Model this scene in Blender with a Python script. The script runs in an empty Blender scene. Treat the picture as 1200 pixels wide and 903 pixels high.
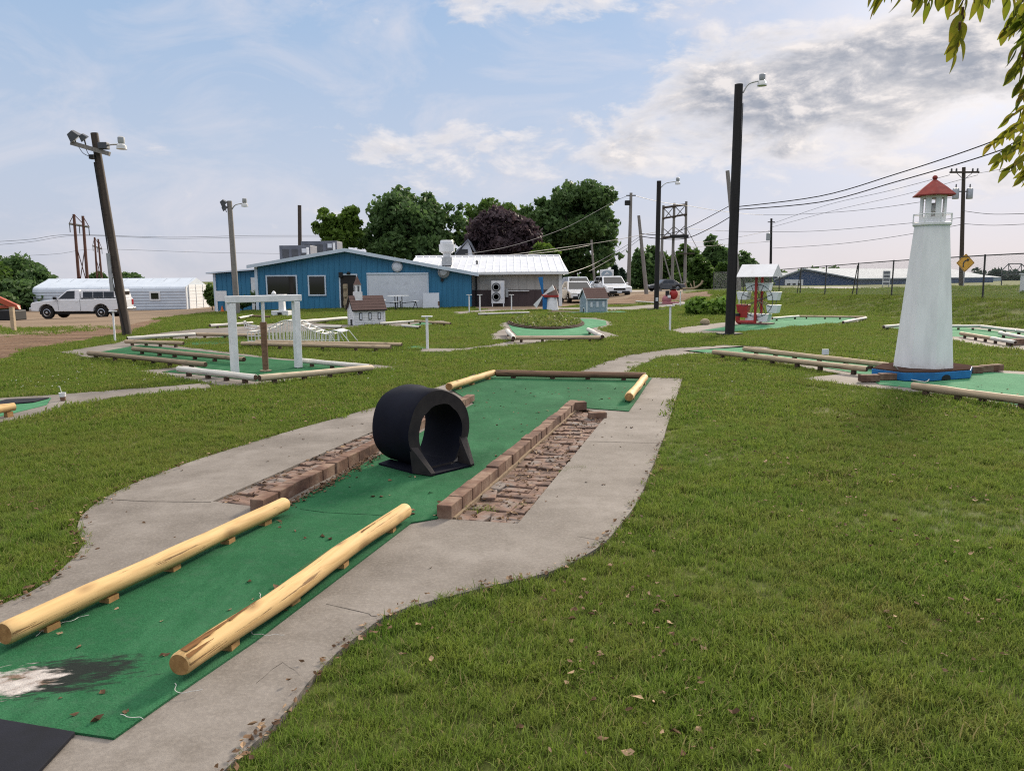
import bpy, bmesh, math, random
import numpy as np
from mathutils import Vector, Matrix, noise
random.seed(11); rng = np.random.default_rng(11)
R = math.radians; PI = math.pi
sc = bpy.context.scene; COL = sc.collection

# ---------------------------------------------------------------- camera and the photo's sight lines
CAMZ, FPX, PITCH, ROLL = 1.6, 900.0, math.atan(124.5/900), 0.007
_r = Vector((1,0,0)); _u = Vector((0, math.sin(PITCH), math.cos(PITCH))); _f = Vector((0, math.cos(PITCH), -math.sin(PITCH)))
RIGHT = _r*math.cos(ROLL) - _u*math.sin(ROLL); UP = _u*math.cos(ROLL) + _r*math.sin(ROLL)
cam = bpy.data.cameras.new('camera'); camo = bpy.data.objects.new('camera', cam); COL.objects.link(camo)
cam.sensor_width = 36; cam.lens = 27; cam.clip_end = 5000; cam.clip_start = 0.05
M = Matrix.Identity(4)
for i in range(3):
    M[i][0] = RIGHT[i]; M[i][1] = UP[i]; M[i][2] = -_f[i]
M[2][3] = CAMZ
camo.matrix_world = M; sc.camera = camo

def sst(a, b, t):
    t = min(1, max(0, (t-a)/(b-a))); return t*t*(3-2*t)
def H(x, y):
    """height of the ground"""
    fy = (1-.40*sst(30, 58, y))*(1-sst(66, 100, y))
    bank = (.75*sst(14.6, 18.4, x)+.42*sst(18.4, 22.5, x))*fy
    left = -.9*sst(8, 32, -x)*sst(18, 60, y)*(1-.6*sst(90, 200, y))
    cut = .42*math.exp(-((y-56)/3.5)**2)*sst(4.5, 9, x)*(1-sst(11, 16, x))
    return bank+left+cut
def ray(px, py):
    return (_f + RIGHT*((px-600)/FPX) + UP*((451.5-py)/FPX))
def G(px, py, z=None):
    """the ground point seen at a pixel of the photo (or the point at height z)"""
    d = ray(px, py)
    if z is not None:
        t = (z-CAMZ)/d.z; return Vector((d.x*t, d.y*t, z))
    t = 1.0; last = t
    while t < 900:
        if CAMZ+d.z*t < H(d.x*t, d.y*t): break
        last = t; t *= 1.03
    a, b = last, t
    for _ in range(30):
        m = (a+b)/2
        if CAMZ+d.z*m < H(d.x*m, d.y*m): b = m
        else: a = m
    return Vector((d.x*b, d.y*b, H(d.x*b, d.y*b)))
def P(px, py, dist):
    d = ray(px, py); t = dist/d.y; return Vector((d.x*t, dist, CAMZ+d.z*t))
def GD(px, dist):
    """ground point in column px at depth dist"""
    p = P(px, 330, dist); return Vector((p.x, dist, H(p.x, dist)))

# ---------------------------------------------------------------- mesh builder
def rotz(a): return Matrix.Rotation(a, 3, 'Z')
class MB:
    def __init__(s): s.v = []; s.f = []; s.m = []
    def add(s, vs, fs, mi=0):
        o = len(s.v); s.v += [Vector(q) for q in vs]; s.f += [[i+o for i in f] for f in fs]; s.m += [mi]*len(fs); return s
    def box(s, c, d, rot=None, mi=0, taper=1.0):
        c = Vector(c); vs = []
        for z in (-1, 1):
            k = taper if z > 0 else 1
            for x, y in ((-1,-1),(1,-1),(1,1),(-1,1)):
                q = Vector((x*d[0]/2*k, y*d[1]/2*k, z*d[2]/2))
                vs.append(c+((rot@q) if rot is not None else q))
        return s.add(vs, [(3,2,1,0),(4,5,6,7),(0,1,5,4),(1,2,6,5),(2,3,7,6),(3,0,4,7)], mi)
    def prism(s, pts, ext, mi=0, mside=None):
        pts = [Vector(q) for q in pts]; e = Vector(ext); n = len(pts)
        o = len(s.v); s.v += pts+[q+e for q in pts]
        s.f += [list(range(o+n-1, o-1, -1)), list(range(o+n, o+2*n))]; s.m += [mi, mi]
        for i in range(n):
            j = (i+1) % n; s.f.append([o+i, o+j, o+n+j, o+n+i]); s.m.append(mi if mside is None else mside)
        return s
    def tube(s, pts, r, n=8, mi=0, caps=True, mcap=None):
        pts = [Vector(q) for q in pts]; k = len(pts); rs = r if isinstance(r, (list, tuple)) else [r]*k
        o = len(s.v); t0 = (pts[1]-pts[0]).normalized()
        a = t0.cross(Vector((0,0,1)) if abs(t0.z) < .9 else Vector((1,0,0))).normalized()
        for i, q in enumerate(pts):
            t = (pts[min(i+1, k-1)]-pts[max(i-1, 0)]).normalized()
            a = (a-t*a.dot(t)).normalized(); b = t.cross(a)
            for j in range(n):
                w = 2*PI*j/n; s.v.append(q+(a*math.cos(w)+b*math.sin(w))*rs[i])
        for i in range(k-1):
            for j in range(n):
                jj = (j+1) % n; s.f.append([o+i*n+j, o+i*n+jj, o+(i+1)*n+jj, o+(i+1)*n+j]); s.m.append(mi)
        if caps:
            mc = mi if mcap is None else mcap
            s.f += [[o+j for j in range(n-1, -1, -1)], [o+(k-1)*n+j for j in range(n)]]; s.m += [mc, mc]
        return s
    def lathe(s, prof, c=(0,0,0), n=16, mi=0, rot=None, ph=0):
        c = Vector(c); o = len(s.v); k = len(prof)
        for r, z in prof:
            for j in range(n):
                w = 2*PI*(j+ph)/n; q = Vector((r*math.cos(w), r*math.sin(w), z)); s.v.append(c+((rot@q) if rot is not None else q))
        for i in range(k-1):
            for j in range(n):
                jj = (j+1) % n; s.f.append([o+i*n+j, o+i*n+jj, o+(i+1)*n+jj, o+(i+1)*n+j]); s.m.append(mi)
        s.f += [[o+j for j in range(n-1, -1, -1)], [o+(k-1)*n+j for j in range(n)]]; s.m += [mi, mi]
        return s
    def ball(s, c, r, n=12, m=8, mi=0, rot=None):
        r = (r, r, r) if not isinstance(r, (tuple, list)) else r
        o = len(s.v); s.lathe([(max(1e-4, math.sin(PI*i/m)), -math.cos(PI*i/m)) for i in range(m+1)], (0,0,0), n, mi)
        for i in range(o, len(s.v)):
            q = s.v[i]; q = Vector((q.x*r[0], q.y*r[1], q.z*r[2])); s.v[i] = Vector(c)+((rot@q) if rot is not None else q)
        return s
    def build(s, name, mats, parent=None, world=False, origin=None, smooth=False, bevel=0, label=None):
        me = bpy.data.meshes.new(name); vs = s.v
        if parent is not None and world:
            inv = Matrix.LocRotScale(parent.location, parent.rotation_euler, None).inverted(); vs = [inv@q for q in vs]
        if origin is not None:
            origin = Vector(origin); vs = [q-origin for q in vs]
        me.from_pydata([tuple(q) for q in vs], [], s.f)
        mats = mats if isinstance(mats, (list, tuple)) else [mats]
        for m in mats: me.materials.append(m)
        if any(s.m): me.polygons.foreach_set('material_index', s.m)
        bm = bmesh.new(); bm.from_mesh(me); bmesh.ops.recalc_face_normals(bm, faces=bm.faces); bm.to_mesh(me); bm.free()
        if smooth:
            me.polygons.foreach_set('use_smooth', [True]*len(me.polygons))
            try: me.set_sharp_from_angle(angle=R(40))
            except Exception: pass
        o = bpy.data.objects.new(name, me); COL.objects.link(o)
        if origin is not None: o.location = origin
        if parent is not None: o.parent = parent
        if bevel:
            b = o.modifiers.new('bevel', 'BEVEL'); b.width = bevel; b.segments = 2; b.limit_method = 'ANGLE'; b.angle_limit = R(35)
        if label: o['label'] = label
        return o
def tag(o, label=None, cat=None, group=None, kind=None):
    for k, v in (('label', label), ('category', cat), ('group', group), ('kind', kind)):
        if v: o[k] = v
    return o
def thing(name, label, cat, loc, rz=0, group=None):
    o = bpy.data.objects.new(name, None); COL.objects.link(o); o.empty_display_size = .2
    o.location = loc; o.rotation_euler = (0,0,rz); return tag(o, label, cat, group)
def copy_thing(o, loc, rz, label, parent=None):
    c = o.copy(); COL.objects.link(c)
    if parent is None: c.location = loc; c.rotation_euler = (0,0,rz); c['label'] = label
    else: c.parent = parent
    for ch in [q for q in sc.objects if q.parent == o]: copy_thing(ch, None, None, None, c)
    return c
def smooth_loop(pts, k=5, closed=True):
    n = len(pts); out = []
    for i in range(n if closed else n-1):
        p0, p1, p2, p3 = [pts[(i+j) % n] if closed else pts[min(max(i+j, 0), n-1)] for j in (-1, 0, 1, 2)]
        for s in range(k):
            t = s/k; out.append(.5*((2*p1)+(p2-p0)*t+(2*p0-5*p1+4*p2-p3)*t*t+(3*p1-p0-3*p2+p3)*t**3))
    if not closed: out.append(pts[-1])
    return out

# ---------------------------------------------------------------- materials
class NT:
    def __init__(s, m): s.t = m.node_tree; s.n = s.t.nodes; s.b = s.n['Principled BSDF']
    def new(s, ty, **kw):
        q = s.n.new(ty)
        for k, v in kw.items():
            if hasattr(q, k): setattr(q, k, v)
            else: q.inputs[k.replace('_', ' ')].default_value = v
        return q
    def link(s, a, b): s.t.links.new(a, b)
    def coord(s, kind='Object', scale=(1,1,1)):
        if kind == 'World': o = s.new('ShaderNodeNewGeometry').outputs['Position']
        else: o = s.new('ShaderNodeTexCoord').outputs[kind]
        m = s.new('ShaderNodeMapping'); m.inputs['Scale'].default_value = scale; s.link(o, m.inputs['Vector']); return m.outputs[0]
    def noise(s, co, scale, detail=5, rough=.6, dist=0):
        q = s.new('ShaderNodeTexNoise'); q.inputs['Scale'].default_value = scale; q.inputs['Detail'].default_value = detail
        q.inputs['Roughness'].default_value = rough; q.inputs['Distortion'].default_value = dist; s.link(co, q.inputs['Vector']); return q.outputs['Fac']
    def ramp(s, fac, stops):
        q = s.new('ShaderNodeValToRGB'); e = q.color_ramp.elements
        while len(e) < len(stops): e.new(.5)
        for i, (p, c) in enumerate(stops): e[i].position = p; e[i].color = (*c, 1) if len(c) == 3 else c
        s.link(fac, q.inputs[0]); return q.outputs[0]
    def mix(s, fac, a, b, mode='MIX'):
        q = s.new('ShaderNodeMix', data_type='RGBA', blend_type=mode)
        for v, i in ((fac, 0), (a, 6), (b, 7)):
            if isinstance(v, (int, float)): q.inputs[i].default_value = v
            elif isinstance(v, tuple): q.inputs[i].default_value = (*v, 1) if len(v) == 3 else v
            else: s.link(v, q.inputs[i])
        return q.outputs[2]
    def math(s, op, a, b=None, clamp=False):
        q = s.new('ShaderNodeMath', operation=op); q.use_clamp = clamp
        for i, v in enumerate((a, b)):
            if v is None: continue
            if isinstance(v, (int, float)): q.inputs[i].default_value = v
            else: s.link(v, q.inputs[i])
        return q.outputs[0]
    def bump(s, h, strength=.3, dist=.01):
        q = s.new('ShaderNodeBump'); q.inputs['Strength'].default_value = strength; q.inputs['Distance'].default_value = dist
        s.link(h, q.inputs['Height']); s.link(q.outputs[0], s.b.inputs['Normal'])
    def base(s, c): s.link(c, s.b.inputs['Base Color'])
def newmat(name, rough=.7, spec=.3, metal=0):
    m = bpy.data.materials.new(name); m.use_nodes = True; k = NT(m)
    k.b.inputs['Roughness'].default_value = rough; k.b.inputs['Specular IOR Level'].default_value = spec; k.b.inputs['Metallic'].default_value = metal
    return m, k
def pm(name, c1, c2=None, scale=4, rough=.7, spec=.3, metal=0, bump=.15, bscale=40, bdist=.004, stretch=(1,1,1), dirt=None, coord='Object', lo=.3, hi=.7):
    m, k = newmat(name, rough, spec, metal)
    c2 = c2 or tuple(v*.75 for v in c1)
    co = k.coord(coord, stretch); f = k.noise(co, scale, 6)
    col = k.ramp(f, [(lo, c2), (hi, c1)])
    if dirt:
        f2 = k.noise(k.coord(coord, stretch), scale*2.7, 8, .7); col = k.mix(k.ramp(f2, [(.55, (0,0,0)), (.75, (.7,.7,.7))]), col, dirt)
    k.base(col)
    if bump: k.bump(k.noise(co, bscale, 4), bump, bdist)
    return m
# lawn soil / far turf
def grass_colours(k, co):
    big = k.noise(co, .35, 4); mid = k.noise(co, 2.2, 5, .65); fine = k.noise(co, 30, 3)
    c = k.ramp(mid, [(.30, (.060,.135,.016)), (.5, (.128,.208,.026)), (.70, (.212,.255,.042))])
    c = k.mix(k.ramp(big, [(.42, (0,0,0)), (.66, (.62,.62,.62))]), c, (.165,.185,.030))
    return c, mid, fine
M_LAWN, k = newmat('lawn', .95, .1)
co = k.coord('World'); c, mid, fine = grass_colours(k, co)
c = k.mix(k.ramp(fine, [(.35, (.0,.0,.0)), (.65, (.5,.5,.5))]), c, (.085,.085,.03)); c = k.mix(.68, c, (.058,.056,.024)); k.base(c); k.bump(fine, .6, .03)
def blade_mat(name, dry):
    m, k = newmat(name, .85, .04); co = k.coord('World'); c, mid, fine = grass_colours(k, co)
    oi = k.new('ShaderNodeObjectInfo')
    c = k.mix(oi.outputs['Random'], c, k.mix(.5, c, (.13,.165,.04)))
    f2 = k.noise(k.coord('World'), 5.0, 4, .7)
    pat = k.ramp(k.noise(k.coord('World'), .9, 3), [(.47, (0,0,0)), (.68, (1,1,1))])
    c = k.mix(k.mix(1.0, pat, k.ramp(f2, [(.42, (0,0,0)), (.62, (.75,.75,.75))]), 'MULTIPLY'), c, (.215,.165,.060))
    if dry == 1: c = k.mix(.8, c, (.30,.235,.12))
    if dry == 2: c = k.mix(.55, c, (.22,.27,.085)); k.b.inputs['Specular IOR Level'].default_value = .04  # pale variant: sky reflection on the blades mixed into their colour
    if dry == 3: c = k.mix(.6, c, (.035,.085,.014))
    k.base(c)
    tr = k.new('ShaderNodeBsdfTranslucent'); k.link(k.mix(.4, c, (.13,.19,.03)), tr.inputs[0])
    ge = k.new('ShaderNodeNewGeometry'); va = k.new('ShaderNodeVectorMath', operation='MULTIPLY_ADD'); k.link(ge.outputs['Normal'], va.inputs[0]); va.inputs[1].default_value = (.62,.62,.62); va.inputs[2].default_value = (0,0,.62)
    vn = k.new('ShaderNodeVectorMath', operation='NORMALIZE'); k.link(va.outputs[0], vn.inputs[0]); k.link(vn.outputs[0], k.b.inputs['Normal'])
    mx = k.new('ShaderNodeMixShader'); mx.inputs[0].default_value = .48
    k.link(k.b.outputs[0], mx.inputs[1]); k.link(tr.outputs[0], mx.inputs[2]); k.link(mx.outputs[0], k.n['Material Output'].inputs[0])
    return m
UPN = True
M_BLADE = blade_mat('grass_blade', 0); M_DRY = blade_mat('dry_blade', 1); M_PALESHEEN = blade_mat('pale_sheen_blade', 2); M_DEEP = blade_mat('deep_blade', 3)
def leaf_mat(name, a, b, c3, scale=.35, trans=.42):
    m, k = newmat(name, .6, .25); co = k.coord('Object'); f = k.noise(co, scale, 4); f2 = k.noise(co, scale*9, 3)
    c = k.ramp(f, [(.35, a), (.65, b)]); c = k.mix(k.ramp(f2, [(.5, (0,0,0)), (.72, (.7,.7,.7))]), c, c3); k.base(c)
    tr = k.new('ShaderNodeBsdfTranslucent'); k.link(c, tr.inputs[0])
    mx = k.new('ShaderNodeMixShader'); mx.inputs[0].default_value = trans
    k.link(k.b.outputs[0], mx.inputs[1]); k.link(tr.outputs[0], mx.inputs[2]); k.link(mx.outputs[0], k.n['Material Output'].inputs[0])
    return m
L_DARK = leaf_mat('leaf_dark', (.062,.116,.038), (.088,.152,.048), (.115,.185,.058))
L_MID = leaf_mat('leaf_mid', (.050,.098,.020), (.075,.135,.026), (.10,.16,.032))
L_PALE = leaf_mat('leaf_pale', (.070,.125,.018), (.105,.175,.026), (.14,.21,.036))
L_PURPLE = leaf_mat('leaf_purple', (.055,.038,.048), (.078,.054,.061), (.105,.076,.074))
L_BLUE = leaf_mat('leaf_conifer', (.022,.040,.030), (.034,.055,.038), (.045,.07,.045))
L_HANG = leaf_mat('leaf_hanging', (.11,.145,.014), (.19,.18,.018), (.23,.14,.030), 5, .6)
L_WEED = leaf_mat('leaf_weed', (.10,.18,.028), (.17,.19,.05), (.20,.11,.055), 3)
L_BRIGHT = leaf_mat('leaf_bright', (.10,.19,.03), (.14,.24,.04), (.19,.28,.05), 3)
# concrete
M_CONC, k = newmat('concrete', .88, .2)
co = k.coord('World'); f = k.noise(co, 1.1, 8, .65); f2 = k.noise(co, 60, 4); f3 = k.noise(co, 6, 6, .7); f4 = k.noise(co, 240, 2)
c = k.ramp(f, [(.28, (.088,.076,.065)), (.48, (.155,.138,.122)), (.70, (.225,.204,.184))])
c = k.mix(k.ramp(f3, [(.47, (0,0,0)), (.70, (.62,.62,.62))]), c, (.115,.10,.085))
c = k.mix(k.ramp(f2, [(.45, (0,0,0)), (.75, (.28,.28,.28))]), c, (.34,.305,.265))
c = k.mix(k.ramp(f4, [(.56, (0,0,0)), (.70, (.45,.45,.45))]), c, (.12,.105,.09))
vo = k.new('ShaderNodeTexVoronoi', feature='DISTANCE_TO_EDGE'); vo.inputs['Scale'].default_value = .42
dn = k.new('ShaderNodeTexNoise'); dn.inputs['Scale'].default_value = 1.6; dn.inputs['Detail'].default_value = 7; k.link(co, dn.inputs['Vector'])
k.link(k.mix(.30, co, dn.outputs['Color'], 'LINEAR_LIGHT'), vo.inputs['Vector'])
crk = k.ramp(vo.outputs['Distance'], [(.0, (.75,.75,.75)), (.0035, (0,0,0))])
k.base(c)
k.bump(k.math('ADD', k.math('MULTIPLY', f2, .7), k.math('MULTIPLY', f4, .6)), .5, .004)
# felt
def felt(name, a, b, burn=None):
    m, k = newmat(name, .95, .08); co = k.coord('World'); f = k.noise(co, 1.3, 6, .6); f2 = k.noise(co, 160, 3, .7); f3 = k.noise(co, 14, 6, .7)
    c = k.ramp(f, [(.3, a), (.7, b)]); c = k.mix(k.ramp(f2, [(.35, (.55,.55,.55)), (.6, (0,0,0))]), c, tuple(v*.45 for v in a))
    c = k.mix(k.ramp(f2, [(.62, (0,0,0)), (.74, (.35,.35,.35))]), c, (.10,.22,.14))
    c = k.mix(k.ramp(f3, [(.50, (0,0,0)), (.78, (.6,.6,.6))]), c, tuple(v*.55+.028 for v in b))
    f6 = k.noise(k.coord('World', (1.6,.5,1)), 1.1, 5, .7); c = k.mix(k.ramp(f6, [(.52, (0,0,0)), (.70, (.45,.45,.45))]), c, tuple(v*1.15+.022 for v in b))
    if burn:
        cx, cy, rx, ry, an = burn
        q = k.new('ShaderNodeMapping'); q.vector_type = 'TEXTURE'; q.inputs['Location'].default_value = (cx, cy, 0); q.inputs['Rotation'].default_value = (0,0,an); q.inputs['Scale'].default_value = (rx, ry, 1)
        k.link(k.new('ShaderNodeNewGeometry').outputs['Position'], q.inputs['Vector'])
        sx = k.new('ShaderNodeSeparateXYZ'); k.link(q.outputs[0], sx.inputs[0])
        d = k.math('SQRT', k.math('ADD', k.math('POWER', sx.outputs[0], 2), k.math('POWER', sx.outputs[1], 2)))
        mp = k.new('ShaderNodeMapping'); mp.inputs['Scale'].default_value = (1.7, 3.0, 1); k.link(q.outputs[0], mp.inputs[0])
        nz = k.noise(mp.outputs[0], 1.5, 6, .65); nz2 = k.noise(q.outputs[0], 2.2, 5)
        dd = k.math('ADD', d, k.math('ADD', k.math('MULTIPLY', k.math('SUBTRACT', nz, .5), 2.0), k.math('MULTIPLY', k.math('SUBTRACT', nz2, .5), .9)))
        shx = k.math('ADD', dd, k.math('MULTIPLY', k.math('SUBTRACT', sx.outputs[0], 0), -.28))
        c = k.mix(k.ramp(shx, [(.62, (.95,.95,.95)), (.86, (.55,.55,.55)), (1.12, (0,0,0))]), c, (.016,.018,.018))
        dw = k.math('ADD', dd, k.math('MULTIPLY', k.math('ADD', sx.outputs[0], .1), .75))
        c = k.mix(k.ramp(dw, [(.36, (1,1,1)), (.66, (0,0,0))]), c, k.ramp(nz2, [(.35, (.48,.45,.42)), (.52, (.34,.31,.29)), (.62, (.16,.11,.08))]))
    k.base(c); k.bump(k.math('ADD', f2, k.math('MULTIPLY', k.noise(co, 5, 4), 2.5)), .7, .007); return m
b0 = G(52, 800, .02)
M_FELT = felt('green_felt', (.013,.080,.032), (.031,.134,.058), (b0.x, b0.y, .27, .15, R(14)))
M_FELT2 = felt('faded_felt', (.050,.190,.095), (.085,.245,.130))
M_MAT = pm('rubber_mat', (.010,.011,.018), (.006,.007,.010), 9, .85, .2, bump=.5, bscale=220, bdist=.003)
M_RUBBER = pm('black_rubber', (.0060,.0072,.0150), (.0035,.0042,.009), 3, .75, .10, bump=.3, bscale=18, bdist=.008, dirt=(.012,.012,.015))
M_RUBEDGE = pm('rubber_edge', (.034,.029,.028), (.012,.011,.013), 7, .75, .25, bump=.3, bscale=40)
# wood
def wood(name, a, b, dark, scale=1.0, st=(2.2, 26, 26), rough=.7, knots=True):
    m, k = newmat(name, rough, .25); co = k.coord('Object', st); f = k.noise(co, scale, 7, .65, .6); f2 = k.noise(k.coord('Object', (.6, 5, 5)), 2.2, 5, .6)
    c = k.ramp(f, [(.3, b), (.55, a), (.75, tuple(min(1, v*1.12) for v in a))])
    c = k.mix(k.ramp(f2, [(.52, (0,0,0)), (.75, (.55,.55,.55))]), c, b)
    cr = k.noise(k.coord('Object', (1.3, 34, 34)), 1.3, 5, .6)
    c = k.mix(k.ramp(cr, [(.62, (0,0,0)), (.66, (.85,.85,.85))]), c, dark)
    if knots:
        vo = k.new('ShaderNodeTexVoronoi'); vo.inputs['Scale'].default_value = 1.0
        dn = k.new('ShaderNodeTexNoise'); dn.inputs['Scale'].default_value = 9; k.link(k.coord('Object'), dn.inputs['Vector'])
        k.link(k.mix(.05, k.coord('Object', (2.6, 6.5, 6.5)), dn.outputs['Color'], 'LINEAR_LIGHT'), vo.inputs['Vector'])
        c = k.mix(k.ramp(vo.outputs['Distance'], [(.05, (.9,.9,.9)), (.10, (.45,.45,.45)), (.22, (0,0,0))]), c, dark)
    k.base(c); k.bump(k.math('SUBTRACT', f, k.math('MULTIPLY', k.ramp(cr, [(.61, (0,0,0)), (.65, (1,1,1))]), 1.2)), .45, .005); return m
W_PEEL = wood('peeled_pine', (.54,.365,.165), (.40,.24,.09), (.12,.06,.025))
W_END = pm('end_grain', (.36,.20,.08), (.20,.10,.035), 30, .8, .2, bump=.4, bscale=60)
W_WEATH = wood('weathered_timber', (.40,.31,.205), (.27,.205,.14), (.10,.075,.055))
W_WHITE = wood('white_painted_log', (.60,.58,.53), (.40,.37,.32), (.13,.11,.09), knots=False)
W_BROWN = wood('brown_timber', (.17,.10,.062), (.10,.055,.036), (.035,.022,.016))
W_POLE = wood('creosote_pole', (.065,.050,.040), (.036,.028,.024), (.012,.010,.010), 1, (26, 26, 1.6), knots=False)
W_POLEBLK = wood('dark_pole', (.022,.020,.021), (.012,.011,.012), (.006,.006,.006), 1, (26, 26, 1.6), knots=False)
W_GREYPOLE = wood('grey_pole', (.22,.205,.19), (.13,.12,.112), (.05,.045,.04), 1, (26, 26, 1.6), knots=False)
W_REDPOLE = wood('red_brown_pole', (.13,.055,.040), (.07,.032,.026), (.03,.02,.02), 1, (10, 10, 1), knots=False)
W_CHIP = pm('split_block', (.42,.25,.10), (.26,.14,.055), 18, .8, .2, bump=.4)
W_BLKDARK = pm('dark_block', (.09,.058,.04), (.045,.03,.022), 18, .85, .2, bump=.4)
# paint, metal, masonry
WHITE = pm('white_paint', (.74,.75,.76), (.60,.61,.62), 5, .5, .35, bump=.15, bscale=25, dirt=(.36,.35,.32))
WHITE2 = pm('white_clapboard', (.70,.71,.72), (.56,.57,.59), 8, .6, .3, dirt=(.35,.33,.30))
LH_WHITE, k = newmat('lighthouse_white', .55, .35)
co = k.coord('Object', (1,1,.22)); f = k.noise(co, 5, 7, .65); f2 = k.noise(k.coord('Object'), 3, 6); f3 = k.noise(k.coord('Object', (14,14,.5)), 1, 5)
c = k.ramp(f, [(.3, (.60,.61,.61)), (.62, (.74,.75,.75))]); c = k.mix(k.ramp(f3, [(.62, (0,0,0)), (.8, (.18,.18,.18))]), c, (.50,.49,.45))
sz = k.new('ShaderNodeSeparateXYZ'); k.link(k.new('ShaderNodeTexCoord').outputs['Object'], sz.inputs[0]); sp_ = k.math('ADD', k.math('MULTIPLY', sz.outputs[2], -2.6), k.math('MULTIPLY', k.noise(k.coord('Object'), 7, 6, .7), 1.6))
c = k.mix(k.ramp(sp_, [(.22, (0,0,0)), (.75, (.55,.55,.55))]), c, (.33,.30,.23))
fl_ = k.noise(k.coord('Object', (1,1,.6)), 11, 7, .75); c = k.mix(k.ramp(fl_, [(.66, (0,0,0)), (.69, (.6,.6,.6))]), c, (.42,.41,.38)); k.base(c); k.bump(f2, .12, .01)
BLUEPAINT = pm('blue_paint', (.015,.155,.40), (.010,.10,.27), 5, .55, .35, dirt=(.05,.10,.16))
REDPAINT = pm('red_paint', (.36,.025,.022), (.25,.018,.016), 6, .45, .4, dirt=(.2,.05,.04))
REDROOF = pm('red_roof', (.26,.040,.030), (.17,.026,.022), 9, .7, .3, dirt=(.22,.12,.10))
BROWNROOF = pm('brown_shingle', (.165,.105,.090), (.10,.066,.058), 26, .85, .2, bump=.5, bscale=60)
BLUESIDE, k = newmat('blue_siding', .5, .4)
co = k.coord('Object'); f = k.noise(k.coord('Object', (.6,.6,.18)), 1.6, 6); k.base(k.ramp(f, [(.3, (.022,.135,.245)), (.7, (.032,.18,.315))])); k.bump(k.noise(co, 1.5, 3), .1, .03)
GREYSIDE = pm('grey_siding', (.42,.40,.37), (.34,.325,.30), 2, .6, .3, stretch=(1,1,.3))
BROWNSIDE = pm('brown_siding', (.060,.040,.040), (.042,.028,.029), 2, .55, .35, stretch=(1,1,.3))
ROOFMETAL = pm('roof_metal', (.66,.67,.69), (.54,.55,.57), 1.4, .38, .5, .25, bump=.08, bscale=4, dirt=(.42,.38,.35))
W_OLD = wood('old_timber', (.25,.19,.125), (.165,.125,.08), (.06,.045,.03))
SHEDMETAL = pm('shed_metal', (.52,.57,.63), (.44,.49,.55), 1.2, .55, .3, .05, bump=.08, bscale=4)
TRIM = pm('pale_trim', (.55,.62,.70), (.45,.52,.60), 2, .5, .35)
PANEL = pm('pale_panel', (.58,.61,.66), (.50,.53,.58), 1.5, .55, .35, bump=.1, bscale=5, dirt=(.36,.37,.4))
GALV = pm('galvanised', (.42,.43,.44), (.30,.31,.32), 6, .42, .5, .6, bump=.05)
DKGREY = pm('dark_grey_metal', (.085,.09,.10), (.055,.06,.07), 4, .55, .4, .2)
HVACGREY = pm('hvac_grey', (.135,.145,.175), (.09,.10,.125), 2, .6, .3)
BLACKM = pm('black_metal', (.016,.017,.018), (.010,.010,.011), 6, .6, .3)
CABLE = pm('black_cable', (.016,.016,.018), None, 3, .7, .2, bump=0)
GWIRE = pm('grey_wire', (.10,.105,.115), None, 3, .6, .2, bump=0)
FENCEM = pm('fence_steel', (.060,.058,.055), (.035,.034,.033), 6, .6, .4, .3, bump=.05)
BRICK, k = newmat('brick', .9, .15)
co = k.coord('Object'); oi = k.noise(k.coord('World'), 4.3, 2); f = k.noise(co, 35, 6, .7)
c = k.ramp(oi, [(.35, (.080,.048,.037)), (.5, (.140,.082,.058)), (.65, (.215,.148,.108))]); c = k.mix(k.ramp(f, [(.5, (0,0,0)), (.72, (.6,.6,.6))]), c, (.085,.055,.05)); c = k.mix(k.ramp(k.noise(co, 9, 5), [(.55, (0,0,0)), (.75, (.5,.5,.5))]), c, (.30,.22,.18)); k.base(c); k.bump(f, .6, .006)
PAVER, k = newmat('old_paver', .92, .15)
co = k.coord('World'); oi = k.noise(co, 5.0, 2, .4); f = k.noise(co, 40, 6, .7); f3 = k.noise(co, 9, 5, .7)
c = k.ramp(oi, [(.36, (.095,.066,.055)), (.5, (.18,.115,.088)), (.64, (.175,.152,.138))]); c = k.mix(k.ramp(f3, [(.5, (0,0,0)), (.7, (.65,.65,.65))]), c, (.09,.065,.055)); c = k.mix(k.ramp(f, [(.55, (0,0,0)), (.75, (.5,.5,.5))]), c, (.32,.26,.22)); k.base(c); k.bump(f, .7, .006)
MORTAR = pm('sandy_mortar', (.27,.205,.14), (.17,.125,.085), 12, .95, .1, bump=.6, bscale=70)
SOIL = pm('bed_soil', (.085,.058,.042), (.045,.032,.024), 14, .95, .1, bump=.8, bscale=60, bdist=.01, coord='World')
DIRT, k = newmat('bare_dirt', .95, .1)
co = k.coord('World', (1,1,1)); f = k.noise(k.coord('World', (.35,1.6,1)), .9, 8, .65); f2 = k.noise(co, 12, 5)
c = k.ramp(f, [(.32, (.075,.042,.026)), (.5, (.135,.082,.050)), (.68, (.19,.125,.08))]); k.base(k.mix(k.ramp(f2, [(.45, (0,0,0)), (.7, (.4,.4,.4))]), c, (.26,.20,.145))); k.bump(k.math('ADD', f, f2), .8, .06)
GRAVEL, k = newmat('gravel', .95, .05)
f = k.noise(k.coord('World', (.4,1,1)), .5, 7, .6); f2 = k.noise(k.coord('World'), 25, 4); c = k.ramp(f, [(.3, (.135,.096,.064)), (.7, (.225,.168,.118))]); k.base(k.mix(k.ramp(f2, [(.4, (0,0,0)), (.7, (.5,.5,.5))]), c, (.26,.205,.155))); k.bump(f2, .6, .02)
ASPH = pm('road_asphalt', (.30,.28,.26), (.24,.225,.21), 1, .9, .2, coord='World', bump=.3, bscale=30)
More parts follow.
